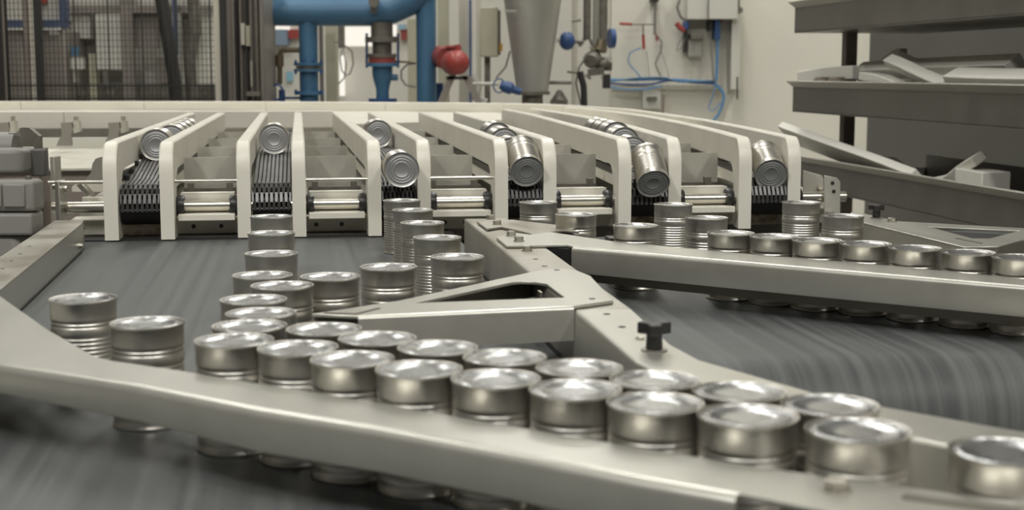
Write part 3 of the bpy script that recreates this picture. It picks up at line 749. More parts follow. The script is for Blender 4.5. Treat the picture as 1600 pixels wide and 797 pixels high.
def strip_between(pts, wd, th, name, label, mt=hdpe_scrap, group=offn, roll=0.):
    """bent flat bar through points (u, v, h)"""
    vv = []; ff = []; m = len(pts)
    for i in range(m):
        a = Vector(pts[max(i-1,0)]); b = Vector(pts[min(i+1,m-1)]); t = (b-a).normalized(); sd = Vector((0,0,1)).cross(t).normalized(); up = t.cross(sd)
        sd, up = sd*math.cos(roll) + up*math.sin(roll), up*math.cos(roll) - sd*math.sin(roll)
        c = Vector(pts[i])
        for i2, j2 in ((-1,-1),(1,-1),(1,1),(-1,1)): vv.append(c + sd*wd/2*i2 + up*th/2*j2)
    for i in range(m-1):
        for j in range(4): ff.append((i*4+j, i*4+(j+1)%4, (i+1)*4+(j+1)%4, (i+1)*4+j))
    ff += [(0,1,2,3), tuple(range((m-1)*4, m*4))]
    o = MB(I); o.add([M(p) for p in vv], ff); return tag(o.build(name, mt, None, bevel=.003), label, 'offcut', group)
def RB(px, py, u):                          # sighted point on the upright plane u in machine frame
    x, y, z = ray(px, py); uu = x*ca + y*sa; t = u/uu
    return (u, (-x*sa + y*ca)*t, HB + z*t)
def arc(ps, n=6):
    out = smooth_path([Vector(p) for p in ps], .04); return [tuple(p) for p in out]
UC = 2.02
strip_between(arc([RB(1230, 207, 1.98), RB(1300, 233, 1.98), RB(1370, 258, 1.98), RB(1440, 285, 1.98)]), .03, .095, 'plastic_bar', 'long straight cream bar sloping out of the lowest trough', roll=.75)
strip_between(arc([RB(1440, 291, 1.98), RB(1478, 283, 1.98), RB(1505, 262, 1.99), RB(1530, 247, 2.00)]), .05, .03, 'plastic_bar', 'curved cream strip rising beside the block in the lowest trough', roll=.5)
a = RB(1536, 282, 2.0); blk = MB(M).box(a[0]-.04, a[0]+.05, a[1]-.07, a[1]+.10, -.075, a[2]+.030)
tag(blk.build('plastic_block', hdpe_scrap, None, bevel=.004), 'square cream plastic block in the lowest trough', 'offcut', offn)
for i, (pa, lb) in enumerate(((((1390, 95), (1412, 104), (1445, 120), (1478, 134)), 'upper of two curved cream strips leaning in the middle trough'),
                 (((1404, 91), (1428, 102), (1462, 118), (1500, 133)), 'lower of two curved cream strips leaning in the middle trough'))):
    strip_between(arc([RB(x, y, 2.00 + i*.07) for k, (x, y) in enumerate(pa)]), .04, .034, 'plastic_strip', lb, roll=.6)
strip_between(arc([RB(1345, 112, 2.08), RB(1460, 107, 2.08), RB(1588, 103, 2.08)]), .06, .05, 'plastic_bar', 'long cream bar lying along the back of the middle trough', roll=.6)
strip_between(arc([RB(1490, 123, 1.99), RB(1560, 126, 1.99), RB(1680, 128, 1.99)]), .06, .05, 'plastic_bar', 'thick cream bar at the right end of the middle trough', roll=.5)
strip_between(arc([RB(1352, 119, 2.0), RB(1380, 124, 2.0), RB(1405, 134, 2.0)]), .05, .03, 'plastic_strip', 'short cream strip left of the curved pair in the middle trough')
strip_between(arc([RB(1398, 122, 2.08), RB(1440, 126, 2.08), RB(1470, 134, 2.08)]), .03, .03, 'plastic_strip', 'thin cream strip under the curved pair in the middle trough')
strip_between(arc([RB(1262, 122, 2.06), RB(1300, 116, 2.06), RB(1350, 113, 2.06)]), .09, .05, 'plastic_strip', 'pale cream slab at the left end of the middle trough')
for k, (x, lb) in enumerate(((1285, 'brown plastic disc at the left end of the middle trough'), (1308, 'smaller grey-brown disc beside the brown disc in the middle trough'))):
    a = RB(x, 127, 1.985); tag(MB(M).lathe([(.0001, 0), (.025, 0), (.034, -.012), (.034, -.03), (.0001, -.03)], 20, (a[0], a[1], a[2]+.016)).build('plastic_disc', rust_disc, None), lb, 'disc', 'brown discs in the rack')
strip_between(arc([RB(1382, 94, 2.25), RB(1400, 82, 2.25), RB(1412, 80, 2.25)]), .03, .02, 'plastic_strip', 'grey curled strip behind the curved pair in the middle trough', rack_in)
a = RB(1375, 245, 2.2); strip_between([RB(1300, 240, 2.2), RB(1380, 247, 2.2), RB(1400, 262, 2.2)], .10, .006, 'metal_sheet', 'bent grey metal sheet behind the long bar in the lowest trough', rack_in)

# ------------------------------------------------------------------ background, left: mesh cage and machinery
YC = 7.9
def bx(name, mt, parent, x0, x1, y0, y1, Y, th=.1, bevel=0):      # box standing at distance Y seen from pixel x0..x1, y0..y1
    ym = (max(y0, 0) + min(y1, 157))/2; a = (B(x0, ym, Y)[0], Y, -BZ if y1 >= 380 else B(x0, y1, Y)[2]); b = (B(x1, ym, Y)[0], Y, B(x1, y0, Y)[2]); c = MB(R).box(a[0], b[0], Y, Y+th, a[2], b[2]); return c.build(name, mt, parent, bevel=bevel)
cage = thing('mesh_cage', 'dark wire mesh safety cage panels at the back left', 'fence', (-2.2, YC, 0))
TOPY, BOTY = -60, 420
for x0, x1, nm in ((-10, 8, 'cage_post'), (54, 63, 'cage_post'), (344, 352, 'cage_post')):
    bx(nm, dark_m, cage, x0, x1, TOPY, BOTY, YC-.03, .06)
bx('light_post', cream_post, cage, 335, 344, TOPY, BOTY, YC-.02, .04)
bx('light_post', steel_dark, cage, 5.5, 8.5, TOPY, BOTY, YC-.045, .01)
for y in (134, 154): bx('cage_rail', dark_m, cage, 8, 345, y-1.3, y+1.3, YC-.012, .02)
wv = MB(R); xa, xb = B(8, 0, YC)[0], B(344, 0, YC)[0]; za, zb = B(0, 330, YC)[2], B(0, -50, YC)[2]
x = xa
i = 0
while x < xb:
    r = .0016 if i % 8 else .004
    wv.box(x-r, x+r, YC-r, YC+r, za, zb); x += .0235; i += 1
wv.build('mesh_upright', mesh_m, cage, stuff=True, fix=False)
wh = MB(R); z = za
while z < zb:
    wh.box(xa, xb, YC+.003, YC+.006, z-.0014, z+.0014); z += .034
wh.build('mesh_crosswire', mesh_m, cage, stuff=True, fix=False)
# things seen through the mesh
YB = 9.2
cb = thing('control_cabinet', 'taupe control cabinet with blue framed window behind the mesh', 'cabinet', (B(80, 0, YB)[0], YB, 0))
bx('cabinet_body', brown_cab, cb, 60, 103, 47, 500, YB, .5, .01); bx('cabinet_body', brown_cab, cb, 8, 36, 47, 500, YB, .5, .01)
bx('window_glass', light_cab, cb, 60, 92, -20, 31, YB+.05, .4); bx('blue_frame', slate, cb, 10, 100, 31, 43, YB-.02, .1); bx('blue_frame', slate, cb, 92, 100, -40, 31, YB-.02, .1)
bx('white_sill', white_box, cb, 10, 95, 43, 47, YB-.03, .1); bx('name_card', white_box, cb, 77, 92, 47, 55, YB-.01, .01); bx('red_light', red, cb, 62, 72, -5, 6, YB+.02, .05)
dk = thing('dark_column', 'broad dark column beside the taupe cabinet behind the mesh', 'column', (B(44, 0, 8.8)[0], 8.8, 0)); bx('column_body', brown_post, dk, 37, 46, -60, 500, 8.8, .03); bx('steel_edge', cream_post, dk, 48, 52.5, -60, 500, 8.78, .03)
sw = thing('switch_box', 'small pale switch box with blue top behind the mesh', 'switch', (B(118, 0, 9)[0], 9, 0))
bx('box_body', white_box, sw, 110, 127, 90, 108, 9.0, .08); bx('blue_switch', blue, sw, 111, 120, 72, 87, 9.0, .06); bx('conduit', white_box, sw, 115, 119, 108, 128, 9.02, .03); bx('bracket_bar', steel_dark, sw, 104, 109, 60, 500, 9.03, .03)
pk = thing('packing_machine', 'large pale grey machine with dark beams behind the mesh', 'machine', (B(220, 0, 9.6)[0], 9.6, 0))
for a in ((104, 140, 20, 60, light_cab), (104, 330, 110, 132, light_cab), (150, 192, 22, 108, light_cab), (205, 245, 20, 75, brown_cab), (126, 150, -10, 84, brown_cab), (104, 340, 8, 20, brown_cab), (104, 340, 132, 160, cast), (190, 207, -40, 160, brown_cab), (212, 221, -20, 46, cream_post), (306, 334, -40, 160, wall_m), (284, 304, 15, 88, cast), (118, 126, 60, 110, brown_cab), (140, 150, 84, 160, olive), (245, 262, 90, 130, brown_cab), (104, 340, -60, 8, light_cab)):
    bx('machine_panel', a[4], pk, *a[:4], 9.6 + random.uniform(-.15, .1), .08)
bx('machine_body', light_cab, pk, 100, 345, -70, 600, 10.0, .3)
for x in (104, 120, 165, 232): bx('machine_foot', cast, pk, x, x+15, 140, 150, 9.4, .06)
tag(MB(R).tube([B(248, -30, 8.9), B(262, 60, 8.9), B(272, 120, 8.9), B(280, 220, 8.9)], .042, 16).build('black_duct', dark_m, None), 'thick black duct slanting down behind the mesh', 'duct')
tag(MB(R).tube([B(300, -30, 9.1), B(305, 50, 9.1), B(296, 90, 9.1), B(300, 150, 9.1), B(303, 230, 9.1)], .04, 12).build('grey_duct', cast, None), 'grey curved duct right of the black duct behind the mesh', 'duct')
bx('blue_strip', slate, pk, 270, 276, -40, 85, 9.4, .04)
cm = thing('dark_cabinet_frame', 'tall dark cabinet with steel uprights right of the mesh cage', 'cabinet', (B(382, 0, 8.1)[0], 8.1, 0))
bx('cabinet_body', cab_dark, cm, 352, 413, -60, 500, 8.2, .4)
for x0, x1, m_ in ((364.5, 366.5, steel), (369, 372, dark_m), (375, 378, brown_cab), (384, 387, dark_m), (392, 394, brown_cab), (400, 403, cast), (407, 411, brown_cab)):
    bx('upright', m_, cm, x0, x1, -60, 400, 8.16, .03)
bx('pale_panel', cream_post, cm, 376, 382, 36, 70, 8.14, .02); bx('pale_panel', olive, cm, 384, 390, 40, 72, 8.14, .02); bx('latch', steel, cm, 391.5, 394, 95, 135, 8.12, .03); bx('foot_bracket', steel_dark, cm, 385, 405, 143, 150, 8.1, .05)

# ------------------------------------------------------------------ background, middle: blue pipework
YP = 8.6; S = 1/ (F/YP)                      # metres per pixel there
def PP(x, y, Y=YP): return B(x, y, Y)
def upx(x, y, Y=YP, ym=80):                  # point on the plumb line through pixel column x
    return (B(x, ym, Y)[0], Y, max(-BZ, B(x, y, Y)[2]))
bp = thing('blue_pipework', 'large blue water pipe with end cap, elbow and two branches', 'pipe', (PP(550, 0)[0], YP, 0))
hz = [PP(424, 18), PP(428, 18), PP(575, 18), PP(612, 14), PP(640, 0), PP(665, -25)]
MB(R).tube(hz, 22*S, 24, rs=[17*S, 22*S, 22*S, 23*S, 24*S, 24*S]).build('main_pipe', blue, bp)
MB(R).tube([upx(666, -80, YP+.02), upx(666, 470, YP+.02)], 15.5*S, 24).build('riser', blue, bp)
MB(R).tube([upx(482, 30), upx(482, 470)], 14.5*S, 22).build('branch', blue, bp)
for y0, y1 in ((98, 102.5), (108, 112), (142, 148)):
    f = MB(R); f.cyl(upx(482, y0), upx(482, y1), 23*S, 22); f.build('flange', blue, bp)
f = MB(R); f.cyl(upx(482, 103), upx(482, 107.5), 20*S, 20); f.build('gasket', cast, bp)
for y in (97, 113, 143):
    for dx in (-20, -8, 8, 20):
        a = PP(482+dx, y, YP-.06); MB(R).cyl((a[0], a[1], a[2]-.012), (a[0], a[1], a[2]+.012), .008, 6).build('flange_bolt', blue_d, bp)
vb = thing('control_valve', 'grey cast control valve with red ring on a blue tapered fitting', 'valve', (PP(597, 0)[0], YP, 0))
def cylpx(x, y0, y1, r0, r1, name, m_, parent, Y=YP, n=22): return MB(R).tube([upx(x, y0, Y), upx(x, y1, Y)], 1, n, rs=[r0*S, r1*S]).build(name, m_, parent)
cylpx(597, 35, 58, 17, 17, 'valve_neck', cast, vb); cylpx(597, 58, 66, 26, 26, 'valve_flange', cast, vb); cylpx(597, 66, 84, 15, 15, 'valve_body', cast, vb); cylpx(597, 84, 90, 22, 22, 'valve_flange', cast, vb)
cylpx(597, 90, 98.5, 21, 21, 'red_ring', red_d, vb); cylpx(597, 98.5, 104, 25, 25, 'blue_flange', blue, vb)
MB(R).tube([upx(597, y) for y in (104, 118, 128, 140, 480)], 1, 22, rs=[r*S for r in (16, 15.5, 13, 10, 10)]).build('tapered_fitting', blue, vb)
MB(R).cyl(PP(600, 121), PP(622, 121), 5*S, 12).build('side_port', blue, vb); cylpx(597, 154, 160, 22, 22, 'blue_flange', blue_d, vb)
for x in (573, 622):
    MB(R).cyl(PP(x, 52), PP(x, 106), 2*S, 8).build('stay_bolt', blue_d, vb)
cylpx(585, -10, 20, 5, 5, 'gauge_pipe', cast, vb, YP-.12); MB(R).lathe([(.0001, 0), (8*S, 0), (8*S, .04), (.0001, .04)], 18, PP(584, 3, YP-.2), (0, 1, 0)).build('gauge', cast, vb)
bv = thing('brass_valve_line', 'brown elbow pipe with red lever and blue handwheel valve', 'valve', (PP(438, 0)[0], YP, 0))
MB(R).tube([PP(468, 78), PP(446, 78), PP(439, 80), PP(437, 86), PP(437, 132)], 4.2*S, 12).build('elbow_pipe', brass, bv); cylpx(437, 86, 104, 6, 6, 'valve_body', brass, bv)
MB(R).tube([PP(402, 94), PP(420, 93)], 2.5*S, 8).build('red_lever', red, bv); MB(R).tube([PP(420, 93), PP(434, 93)], 1.2*S, 8).build('lever_stem', brass, bv)
MB(R).tube([PP(432 + 10*math.cos(a*math.pi/8), 144 + 12*math.sin(a*math.pi/8), YP-.1) for a in range(17)], 1.8*S, 8, caps=False).build('handwheel', blue_d, bv); cylpx(439, 140, 300, 5, 5, 'gate_body', blue_d, bv); MB(R).cyl(PP(440, 153), PP(470, 153), 2*S, 8).build('link_pipe', blue_d, bv)
tag(bx('column', olive, None, 508.5, 524.5, -60, 480, YP+.5, .15), 'olive beige square column between the two blue branches', 'column')
tag(bx('column', cast, None, 527, 536, -60, 75, YP+.9, .1), 'short dark grey upright beside the olive column', 'column')
cable = thing('cable_loop', 'thin dark cable loops hanging by the olive column', 'cable', (PP(540, 0)[0], YP+.3, 0))
MB(R).tube([PP(x, y, YP+.46) for x, y in ((522, 66), (532, 66), (540, 72), (550, 80), (552, 100), (547, 115), (540, 118), (534, 110), (531, 90), (536, 76), (541, 100), (538, 122), (528, 132))], 1.2*S, 6).build('cable', hose_grey, cable)
lp = thing('drain_loop', 'grey bent pipe loop between valve and blue riser', 'pipe', (PP(635, 0)[0], YP+.1, 0))
MB(R).tube([PP(x, y, YP+.05) for x, y in ((612, 96), (640, 97), (650, 99))], 1.8*S, 8).build('cross_pipe', brass, lp)
MB(R).tube([PP(x, y, YP+.05) for x, y in ((650, 99), (636, 101), (627, 110), (627, 123), (634, 133), (650, 136))], 1.4*S, 8).build('loop_pipe', hose_grey, lp)
pm = thing('red_pump', 'red round-ended pump on grey A-shaped legs', 'pump', (PP(715, 0)[0], YP-.2, 0))
a = PP(719, 98, YP-.45)
MB(R).lathe([(.0001, 0)] + [(18*S*math.sin(k*math.pi/16), 18*S*(1-math.cos(k*math.pi/16))) for k in range(1, 9)] + [(18*S, .20), (.0001, .20)], 26, (a[0], a[1]-.06, a[2]), (-.25, 1, 0)).build('pump_head', red, pm)
MB(R).cyl(PP(700, 92, YP-.2), PP(686, 88, YP+.1), 17*S, 20).build('pump_body', red_d, pm); MB(R).tube([PP(688, 78, YP-.2), PP(700, 74, YP-.2), PP(718, 75, YP-.3)], 3.5*S, 10).build('top_bracket', red_d, pm)
MB(R).cyl(PP(714, 70, YP-.4), PP(716, 80, YP-.4), 5*S, 10).build('lifting_eye', red, pm)
for x0, x1 in ((707, 676), (727, 764)):
    MB(R).obox((Vector(PP(x0, 118, YP-.3)) + Vector(PP(x1, 190, YP-.3)))/2, (Vector(PP(x1, 190, YP-.3)) - Vector(PP(x0, 118, YP-.3)), (0, 1, 0), (1, 0, 0)), .15, .05, 5*S).build('stand_leg', stand_m, pm)
MB(R).box(PP(700, 0)[0], PP(733, 0)[0], YP-.35, YP-.25, PP(0, 124)[2], PP(0, 119)[2]).build('stand_top', cast, pm)
tag(bx('pump_base', blue_d, None, 682, 692, 130, 500, YP+.15, .1), 'dark blue pump base behind the grey legs', 'base')
eb = thing('junction_box', 'olive beige electrical box on the column behind the red pump', 'box', (PP(764, 0)[0], YP, 0))
bx('box_body', olive, eb, 750, 778, 11, 89, YP-.1, .12, .006); bx('side_lip', cast, eb, 778, 782, 16, 86, YP-.07, .09); bx('warning_tag', mat('amber_plastic', (.45, .24, .03), .5), eb, 780, 785, 68, 80, YP-.09, .02); bx('box_post', cast, eb, 757, 766, 89, 500, YP, .05)
for i, (x0, x1, m_, Y) in enumerate(((684, 701, olive, 9.3), (728, 738, light_cab, 9.1), (744, 752, cream_post, 9.2), (717, 728, cream_post, 9.35))):
    tag(bx('column', m_, None, x0, x1, -60, 470, Y, .08), ('olive column just right of the blue riser', 'grey slim column right of the red pump', 'cream slim post left of the olive box', 'cream slim post above the red pump')[i], 'column')
tag(MB(R).cyl(upx(735, 0, 9.0), upx(735, 470, 9.0), 1.6*S, 8).build('blue_conduit', blue_d, None), 'thin blue upright conduit behind the red pump', 'pipe')
# steel hopper
hp = thing('steel_hopper', 'tapering stainless steel hopper right of the olive box', 'hopper', (PP(832, 0)[0], YP-.3, 0))
MB(R).tube([upx(832, -60, YP-.2), upx(832, 2, YP-.2), upx(832, 143, YP-.2)], 1, 40, rs=[54*S, 43*S, 24*S]).build('cone', hopper_m, hp); cylpx(832, 143, 148, 27, 27, 'outlet_ring', cast, hp, YP-.2); cylpx(832, 148, 400, 16, 16, 'outlet_pipe', cast, hp, YP-.2)
a = PP(796, 17, YP-.42); MB(R).box(a[0]-.03, a[0]+.04, a[1], a[1]+.01, a[2]-.006, a[2]+.006).build('name_plate', steel, hp)
for x in (856, ): MB(R).tube([PP(856, 129, YP-.1), PP(893, 129, YP-.1)], 3*S, 10).build('support_arm', cast, hp)
hv = thing('blue_valve', 'blue valve actuator on a pale pipe left of the hopper outlet', 'valve', (PP(790, 0)[0], YP, 0))
MB(R).lathe([(.0001, -.05), (5*S, -.05), (9*S, -.02), (9*S, .02), (6*S, .03), (5*S, .08), (.0001, .08)], 20, PP(794, 137, YP-.35), (1, 0, -.35)).build('actuator', blue_d, hv); MB(R).tube([PP(780 + 9*math.cos(a*math.pi/8), 134 + 11*math.sin(a*math.pi/8), YP-.35) for a in range(17)], 1.2*S, 6, caps=False).build('handwheel', blue_d, hv); MB(R).cyl(PP(738, 131, YP-.3), PP(778, 131, YP-.3), 2.6*S, 10).build('pipe', white_box, hv)
tag(MB(R).tube([PP(738, 118, YP-.1), PP(748, 135, YP-.1), PP(742, 152, YP-.1), PP(760, 160, YP-.1)], 6*S, 12).build('white_hose', white_box, None), 'white bent drain hose right of the red pump', 'hose')
tag(MB(R).tube([PP(797, 80, YP), PP(790, 105, YP), PP(775, 122, YP)], 1.5*S, 6).build('grey_cable', hose_grey, None), 'thin grey cable slanting left of the hopper', 'cable')
fm = thing('blue_flow_meter', 'round blue flow meter right of the hopper', 'meter', (PP(886, 0)[0], YP, 0))
MB(R).lathe([(.0001, -.046), (6*S, -.044), (11*S, -.032), (14*S, -.012), (14*S, .012), (11*S, .032), (6*S, .044), (.0001, .046)], 20, PP(886, 64, YP-.1), (1, -.2, .05)).build('meter_head', blue_d, fm); MB(R).cyl(PP(892, 64, YP-.08), PP(912, 66, YP-.08), 3*S, 10).build('meter_stem', cast, fm); MB(R).lathe([(.0001, 0), (4*S, 0), (4*S, .02), (.0001, .02)], 14, PP(875, 62, YP-.12), (-1, 0, 0)).build('cap', white_box, fm)
st = thing('steel_pipe_stand', 'cluster of steel pipes and cast valves left of the white wall', 'pipe', (PP(925, 0)[0], YP, 0))
MB(R).cyl(upx(917, -60), upx(917, 62), 6*S, 14).build('upright_pipe', cast, st)
MB(R).cyl(upx(898, -60, YP+.3), upx(898, 470, YP+.3), 5*S, 14).build('upright_pipe', cream_post, st); MB(R).cyl(upx(942, -60, YP+.15), upx(942, 80, YP+.15), 7*S, 14).build('upright_pipe', cast, st)
MB(R).cyl(upx(928, -60, YP+.2), upx(928, 75, YP+.2), 2.5*S, 10).build('upright_pipe', steel, st); MB(R).cyl(upx(933, -60, YP+.2), upx(933, 75, YP+.2), 2*S, 10).build('upright_pipe', steel, st)
MB(R).tube([PP(905, 72), PP(912, 62), PP(920, 58), PP(927, 72)], 3*S, 10).build('elbow', cast, st)
MB(R).lathe([(.0001, -.06), (.035, -.06), (.05, -.04), (.05, .03), (.03, .05), (.0001, .05)], 14, PP(926, 92, YP-.05), (.3, 1, .2)).build('pump_casting', cast, st)
MB(R).lathe([(.0001, 0), (.045, 0), (.045, .018), (.028, .02), (.028, .07), (.0001, .07)], 14, PP(936, 80, YP-.04), (.2, .2, 1)).build('flange_casting', brass, st)
MB(R).obox(PP(931, 112, YP-.05), ((1, .2, .15), (0, 1, 0), (0, 0, 1)), .05, .04, .022).build('valve_block', cast, st)
for x, y in ((922, 74), (940, 120), (915, 118), (947, 92)): MB(R).cyl(PP(x, y, YP-.1), PP(x+7, y+5, YP-.05), .009, 8).build('stub', steel, st)
MB(R).lathe([(.0001, -.05), (.04, -.05), (.04, .05), (.0001, .05)], 14, PP(943, 100, YP-.02), (1, 0, 0)).build('motor_casting', cast, st)
MB(R).tube([PP(893, 33), PP(908, 31)], 2*S, 8).build('lever', cast, st); MB(R).tube([PP(886, 112), PP(905, 114)], 1.8*S, 8).build('lever', cast, st)
MB(R).tube([PP(906, 112, YP-.1), PP(912, 135, YP-.1), PP(914, 190, YP-.1)], 5*S, 12).build('black_hose', dark_m, st); MB(R).tube([PP(918, 85, YP-.1), PP(905, 105, YP-.1), PP(900, 130, YP-.1), PP(908, 165, YP-.1)], 1.5*S, 8).build('cable', hose_grey, st)
MB(R).box(PP(942, 0)[0], PP(953, 0)[0], YP-.1, YP, PP(0, 138)[2], PP(0, 116)[2]).build('black_clamp', dark_m, st); MB(R).lathe([(.0001, 0), (.06, 0), (.06, .03), (.0001, .03)], 16, PP(952, 60, YP), (1, .2, 0)).build('blue_cap', blue_d, st)
MB(R).box(PP(860, 0)[0], PP(887, 0)[0], YP-.1, YP, PP(0, 260)[2], PP(0, 156)[2]).build('floor_box', cast, st); MB(R).lathe([(.05, 0), (.012, .06), (.0001, .06)], 12, PP(874, 156, YP-.05)).build('cone_cap', cast, st)

# ------------------------------------------------------------------ background: far wall details
YF = 14.9
for i, (x0, x1, y0, y1) in enumerate(((538, 581, 42, 72), (609, 619, 39, 56), (414, 436, -5, 46), (438, 452, 41, 47))):
    struct(bx('window_%d' % (i+1), window_e, None, x0, x1, y0, y1, YF, .05))
struct(bx('window_5', window_e, None, 530, 538, 87, 150, YF, .05))
tag(bx('red_sign', red, None, 413, 425, 48, 62, 14.9, .12), 'small red panel far behind the pipe end', 'panel'); tag(bx('blue_cabinet', mat('pale_blue_paint', (.22, .29, .38), .5), None, 424, 448, 46, 70, 14.8, .22), 'pale blue cabinet far behind the pipe end', 'cabinet')
tag(bx('red_sign', red, None, 448, 466, 46, 60, 14.9, .12), 'red panel behind the first blue branch', 'panel'); tag(bx('blue_sheet', mat('light_blue_sheet', (.25, .48, .60), .6), None, 448, 457, 112, 127, 14.95, .06), 'light blue sheet on the far wall', 'sheet')
rs_ = thing('red_banner', 'red and blue blurred panel far behind beside the riser', 'panel', (B(632, 0, 14.9)[0], 14.9, 0)); bx('red_part', red_d, rs_, 626, 642, 46, 62, 14.92, .1); bx('blue_part', mat('pale_blue_panel', (.3, .45, .55), .6), rs_, 622, 634, 38, 46, 14.9, .12)
tag(bx('beige_column', olive, None, 637, 652, 30, 480, 11.5, .2), 'beige column behind the blue riser', 'column')
tag(bx('dark_post', grey_dark, None, 499, 503, 30, 480, 11.0, .1), 'dark slim post left of the olive column', 'post')

# ------------------------------------------------------------------ background, right: hoses and boxes on the white wall
YH = YW - .06; SW = YH/F
def WPt(x, y, d=0): return B(x, y, YH-d)
hs = thing('hose_bundle', 'bundle of blue air hoses along the bottom of the white wall', 'hose', WPt(1050, 127))
hs['_o'] = [0, 0, 0]; hs.location = (0, 0, 0)
for k, (pts, r, m_) in enumerate((
    (((952, 124), (990, 125), (1040, 124), (1080, 126), (1118, 128)), 1.7, hose_blue), (((952, 130), (985, 132), (1020, 131), (1045, 126), (1085, 129), (1116, 131)), 1.7, blue_d),
    (((955, 127), (1000, 122), (1042, 122), (1060, 128), (1118, 126)), 1.3, blue), (((1116, 130), (1128, 142), (1131, 155), (1122, 180), (1108, 195)), 2.0, hose_blue),
    (((1118, 132), (1112, 155), (1107, 170), (1116, 172), (1126, 160)), .9, hose_blue), (((1121, 34), (1121, 80), (1119, 126)), 2.0, hose_blue), (((1109, 34), (1112, 80), (1115, 128)), 1.2, hose_grey),
    (((1002, 75), (985, 82), (982, 98), (994, 112), (1002, 122)), 1.0, hose_blue), (((1025, 55), (1034, 66), (1031, 84), (1024, 100), (1032, 118)), 1.2, hose_grey),
    (((950, 136), (980, 140), (1010, 139), (1035, 134)), 1.1, hose_blue), (((1030, 70), (1040, 100), (1045, 120)), .5, hose_grey), (((1010, 80), (1015, 120)), .5, hose_grey))):
    MB(R).tube([tuple(p) for p in smooth_path([Vector(WPt(x, y, .03+.006*k)) for x, y in pts], .04)], r*SW, 8).build('hose', m_, hs)
MB(R).box(WPt(955, 0)[0], WPt(1130, 0)[0], YH-.02, YH+.05, WPt(0, 136)[2], WPt(0, 134)[2]).build('tray_wire', steel, hs)
for x in range(960, 1130, 12): MB(R).tube([WPt(x, 118, .0), WPt(x, 134, 0), WPt(x+1, 140, .03)], .5*SW, 5).build('tray_hanger', steel, hs)
wg = thing('wash_gun_pair', 'two red-handled air guns hanging on the white wall', 'air gun', WPt(1005, 60)); wg['_o'] = [0, 0, 0]; wg.location = (0, 0, 0)
MB(R).cyl(WPt(968, 37, .04), WPt(988, 38, .04), 2.3*SW, 10).build('red_grip', red, wg); MB(R).cyl(WPt(988, 38, .04), WPt(1022, 38, .04), 1.4*SW, 8).build('lance', steel_dark, wg)
MB(R).cyl(WPt(1024, -20, .04), WPt(1023, 54, .04), 2.0*SW, 10).build('pipe', hose_grey, wg); MB(R).cyl(WPt(1005, 38, .04), WPt(1005, 55, .04), 1.2*SW, 8).build('gun_stem', steel_dark, wg)
MB(R).cyl(WPt(1005, 54, .05), WPt(1006, 77, .05), 2.3*SW, 10).build('red_grip', red, wg); MB(R).cyl(WPt(1025, 53, .05), WPt(1027, 64, .05), 1.8*SW, 10).build('red_grip', red, wg); MB(R).box(WPt(1016, 0)[0], WPt(1028, 0)[0], YH-.06, YH+.06, WPt(0, 3)[2], WPt(0, -3)[2]).build('hook', dark_m, wg)
wb = thing('wall_box_pair', 'two grey enclosures at the top of the white wall', 'box', WPt(1110, 10)); wb['_o'] = [0, 0, 0]; wb.location = (0, 0, 0)
def wbx(name, m_, par, x0, x1, y0, y1, d, bevel=.004): return MB(R).box(WPt(x0, 0)[0], WPt(x1, 0)[0], YH-d, YH+.06, WPt(0, y1)[2], WPt(0, y0)[2]).build(name, m_, par, bevel=bevel)
wbx('left_box', white_box, wb, 1071, 1103, -30, 31, .1); wbx('right_box', white_box, wb, 1104, 1148, -30, 31, .14); wbx('cable_gland', black, wb, 1106, 1112, 31, 48, .08); wbx('blue_plug', blue_d, wb, 1115, 1124, 31, 62, .08); wbx('red_plug', red_d, wb, 1124, 1129, 31, 35, .05)
cp_ = thing('wall_conduit', 'grey upright conduit trunking beside the enclosures', 'conduit', WPt(1155, 40)); cp_['_o'] = [0, 0, 0]; cp_.location = (0, 0, 0)
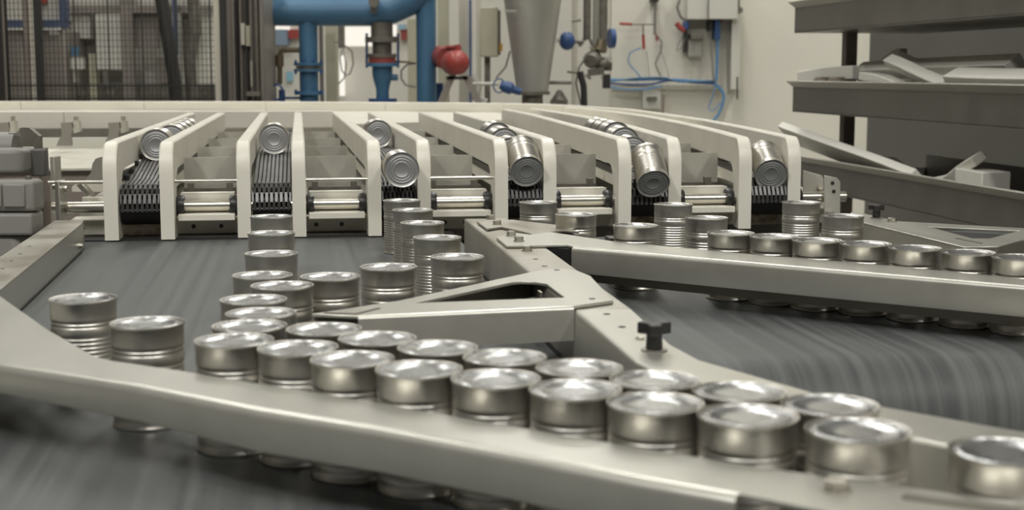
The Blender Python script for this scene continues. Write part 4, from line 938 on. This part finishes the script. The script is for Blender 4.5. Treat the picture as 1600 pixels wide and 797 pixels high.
wbx('trunking', white_box, cp_, 1142, 1156, 31, 140, .06); MB(R).cyl(WPt(1152, -30, .1), WPt(1152, 18, .1), 4*SW, 12).build('pipe', cast, cp_); MB(R).lathe([(.0001, 0), (5*SW, 0), (5*SW, .03), (.0001, .03)], 14, WPt(1156, 16, .12), (0, 1, 0)).build('clamp', cast, cp_)
MB(R).cyl(WPt(1136, 32, .05), WPt(1138, 148, .05), 1.2*SW, 8).build('cable', hose_grey, cp_); MB(R).cyl(WPt(1152, 120, .06), WPt(1152, 155, .06), 1.2*SW, 8).build('rod', dark_m, cp_)
rg = thing('air_regulator', 'red-capped air regulator with small grey tap on the white wall', 'regulator', WPt(1075, 50)); rg['_o'] = [0, 0, 0]; rg.location = (0, 0, 0)
MB(R).tube([WPt(1057, 36, .05), WPt(1062, 43, .05), WPt(1070, 48, .05)], 4*SW, 10).build('red_cap', red, rg); wbx('blue_body', blue_d, rg, 1068, 1075, 34, 46, .07); wbx('lever', dark_m, rg, 1069, 1073, 46, 82, .03, 0); wbx('tap_body', cast, rg, 1078, 1098, 53, 62, .07); wbx('bracket', steel, rg, 1076, 1097, 62, 88, .02, .002)
MB(R).tube([WPt(1062, 0, .05), WPt(1058, 12, .05), WPt(1063, 26, .05), WPt(1072, 34, .05)], 2*SW, 8).build('grey_hose', hose_grey, rg); MB(R).tube([WPt(1070, 50, .05), WPt(1059, 70, .05), WPt(1057, 80, .05), WPt(1064, 76, .05), WPt(1071, 60, .05)], .7*SW, 6).build('cable_loop', hose_grey, rg)
so = thing('wall_socket', 'small dark socket on a post low on the white wall', 'socket', WPt(1020, 155)); so['_o'] = [0, 0, 0]; so.location = (0, 0, 0)
wbx('plate', white_box, so, 1006, 1034, 140, 170, .01, .002); wbx('outlet', cast, so, 1012, 1028, 151, 157, .03, .002); MB(R).cyl(WPt(1037, 148, .06), WPt(1032, 260, .06), 2.2*SW, 8).build('post', brown_post, so)

for o in bpy.data.objects:
    if '_o' in o: del o['_o']
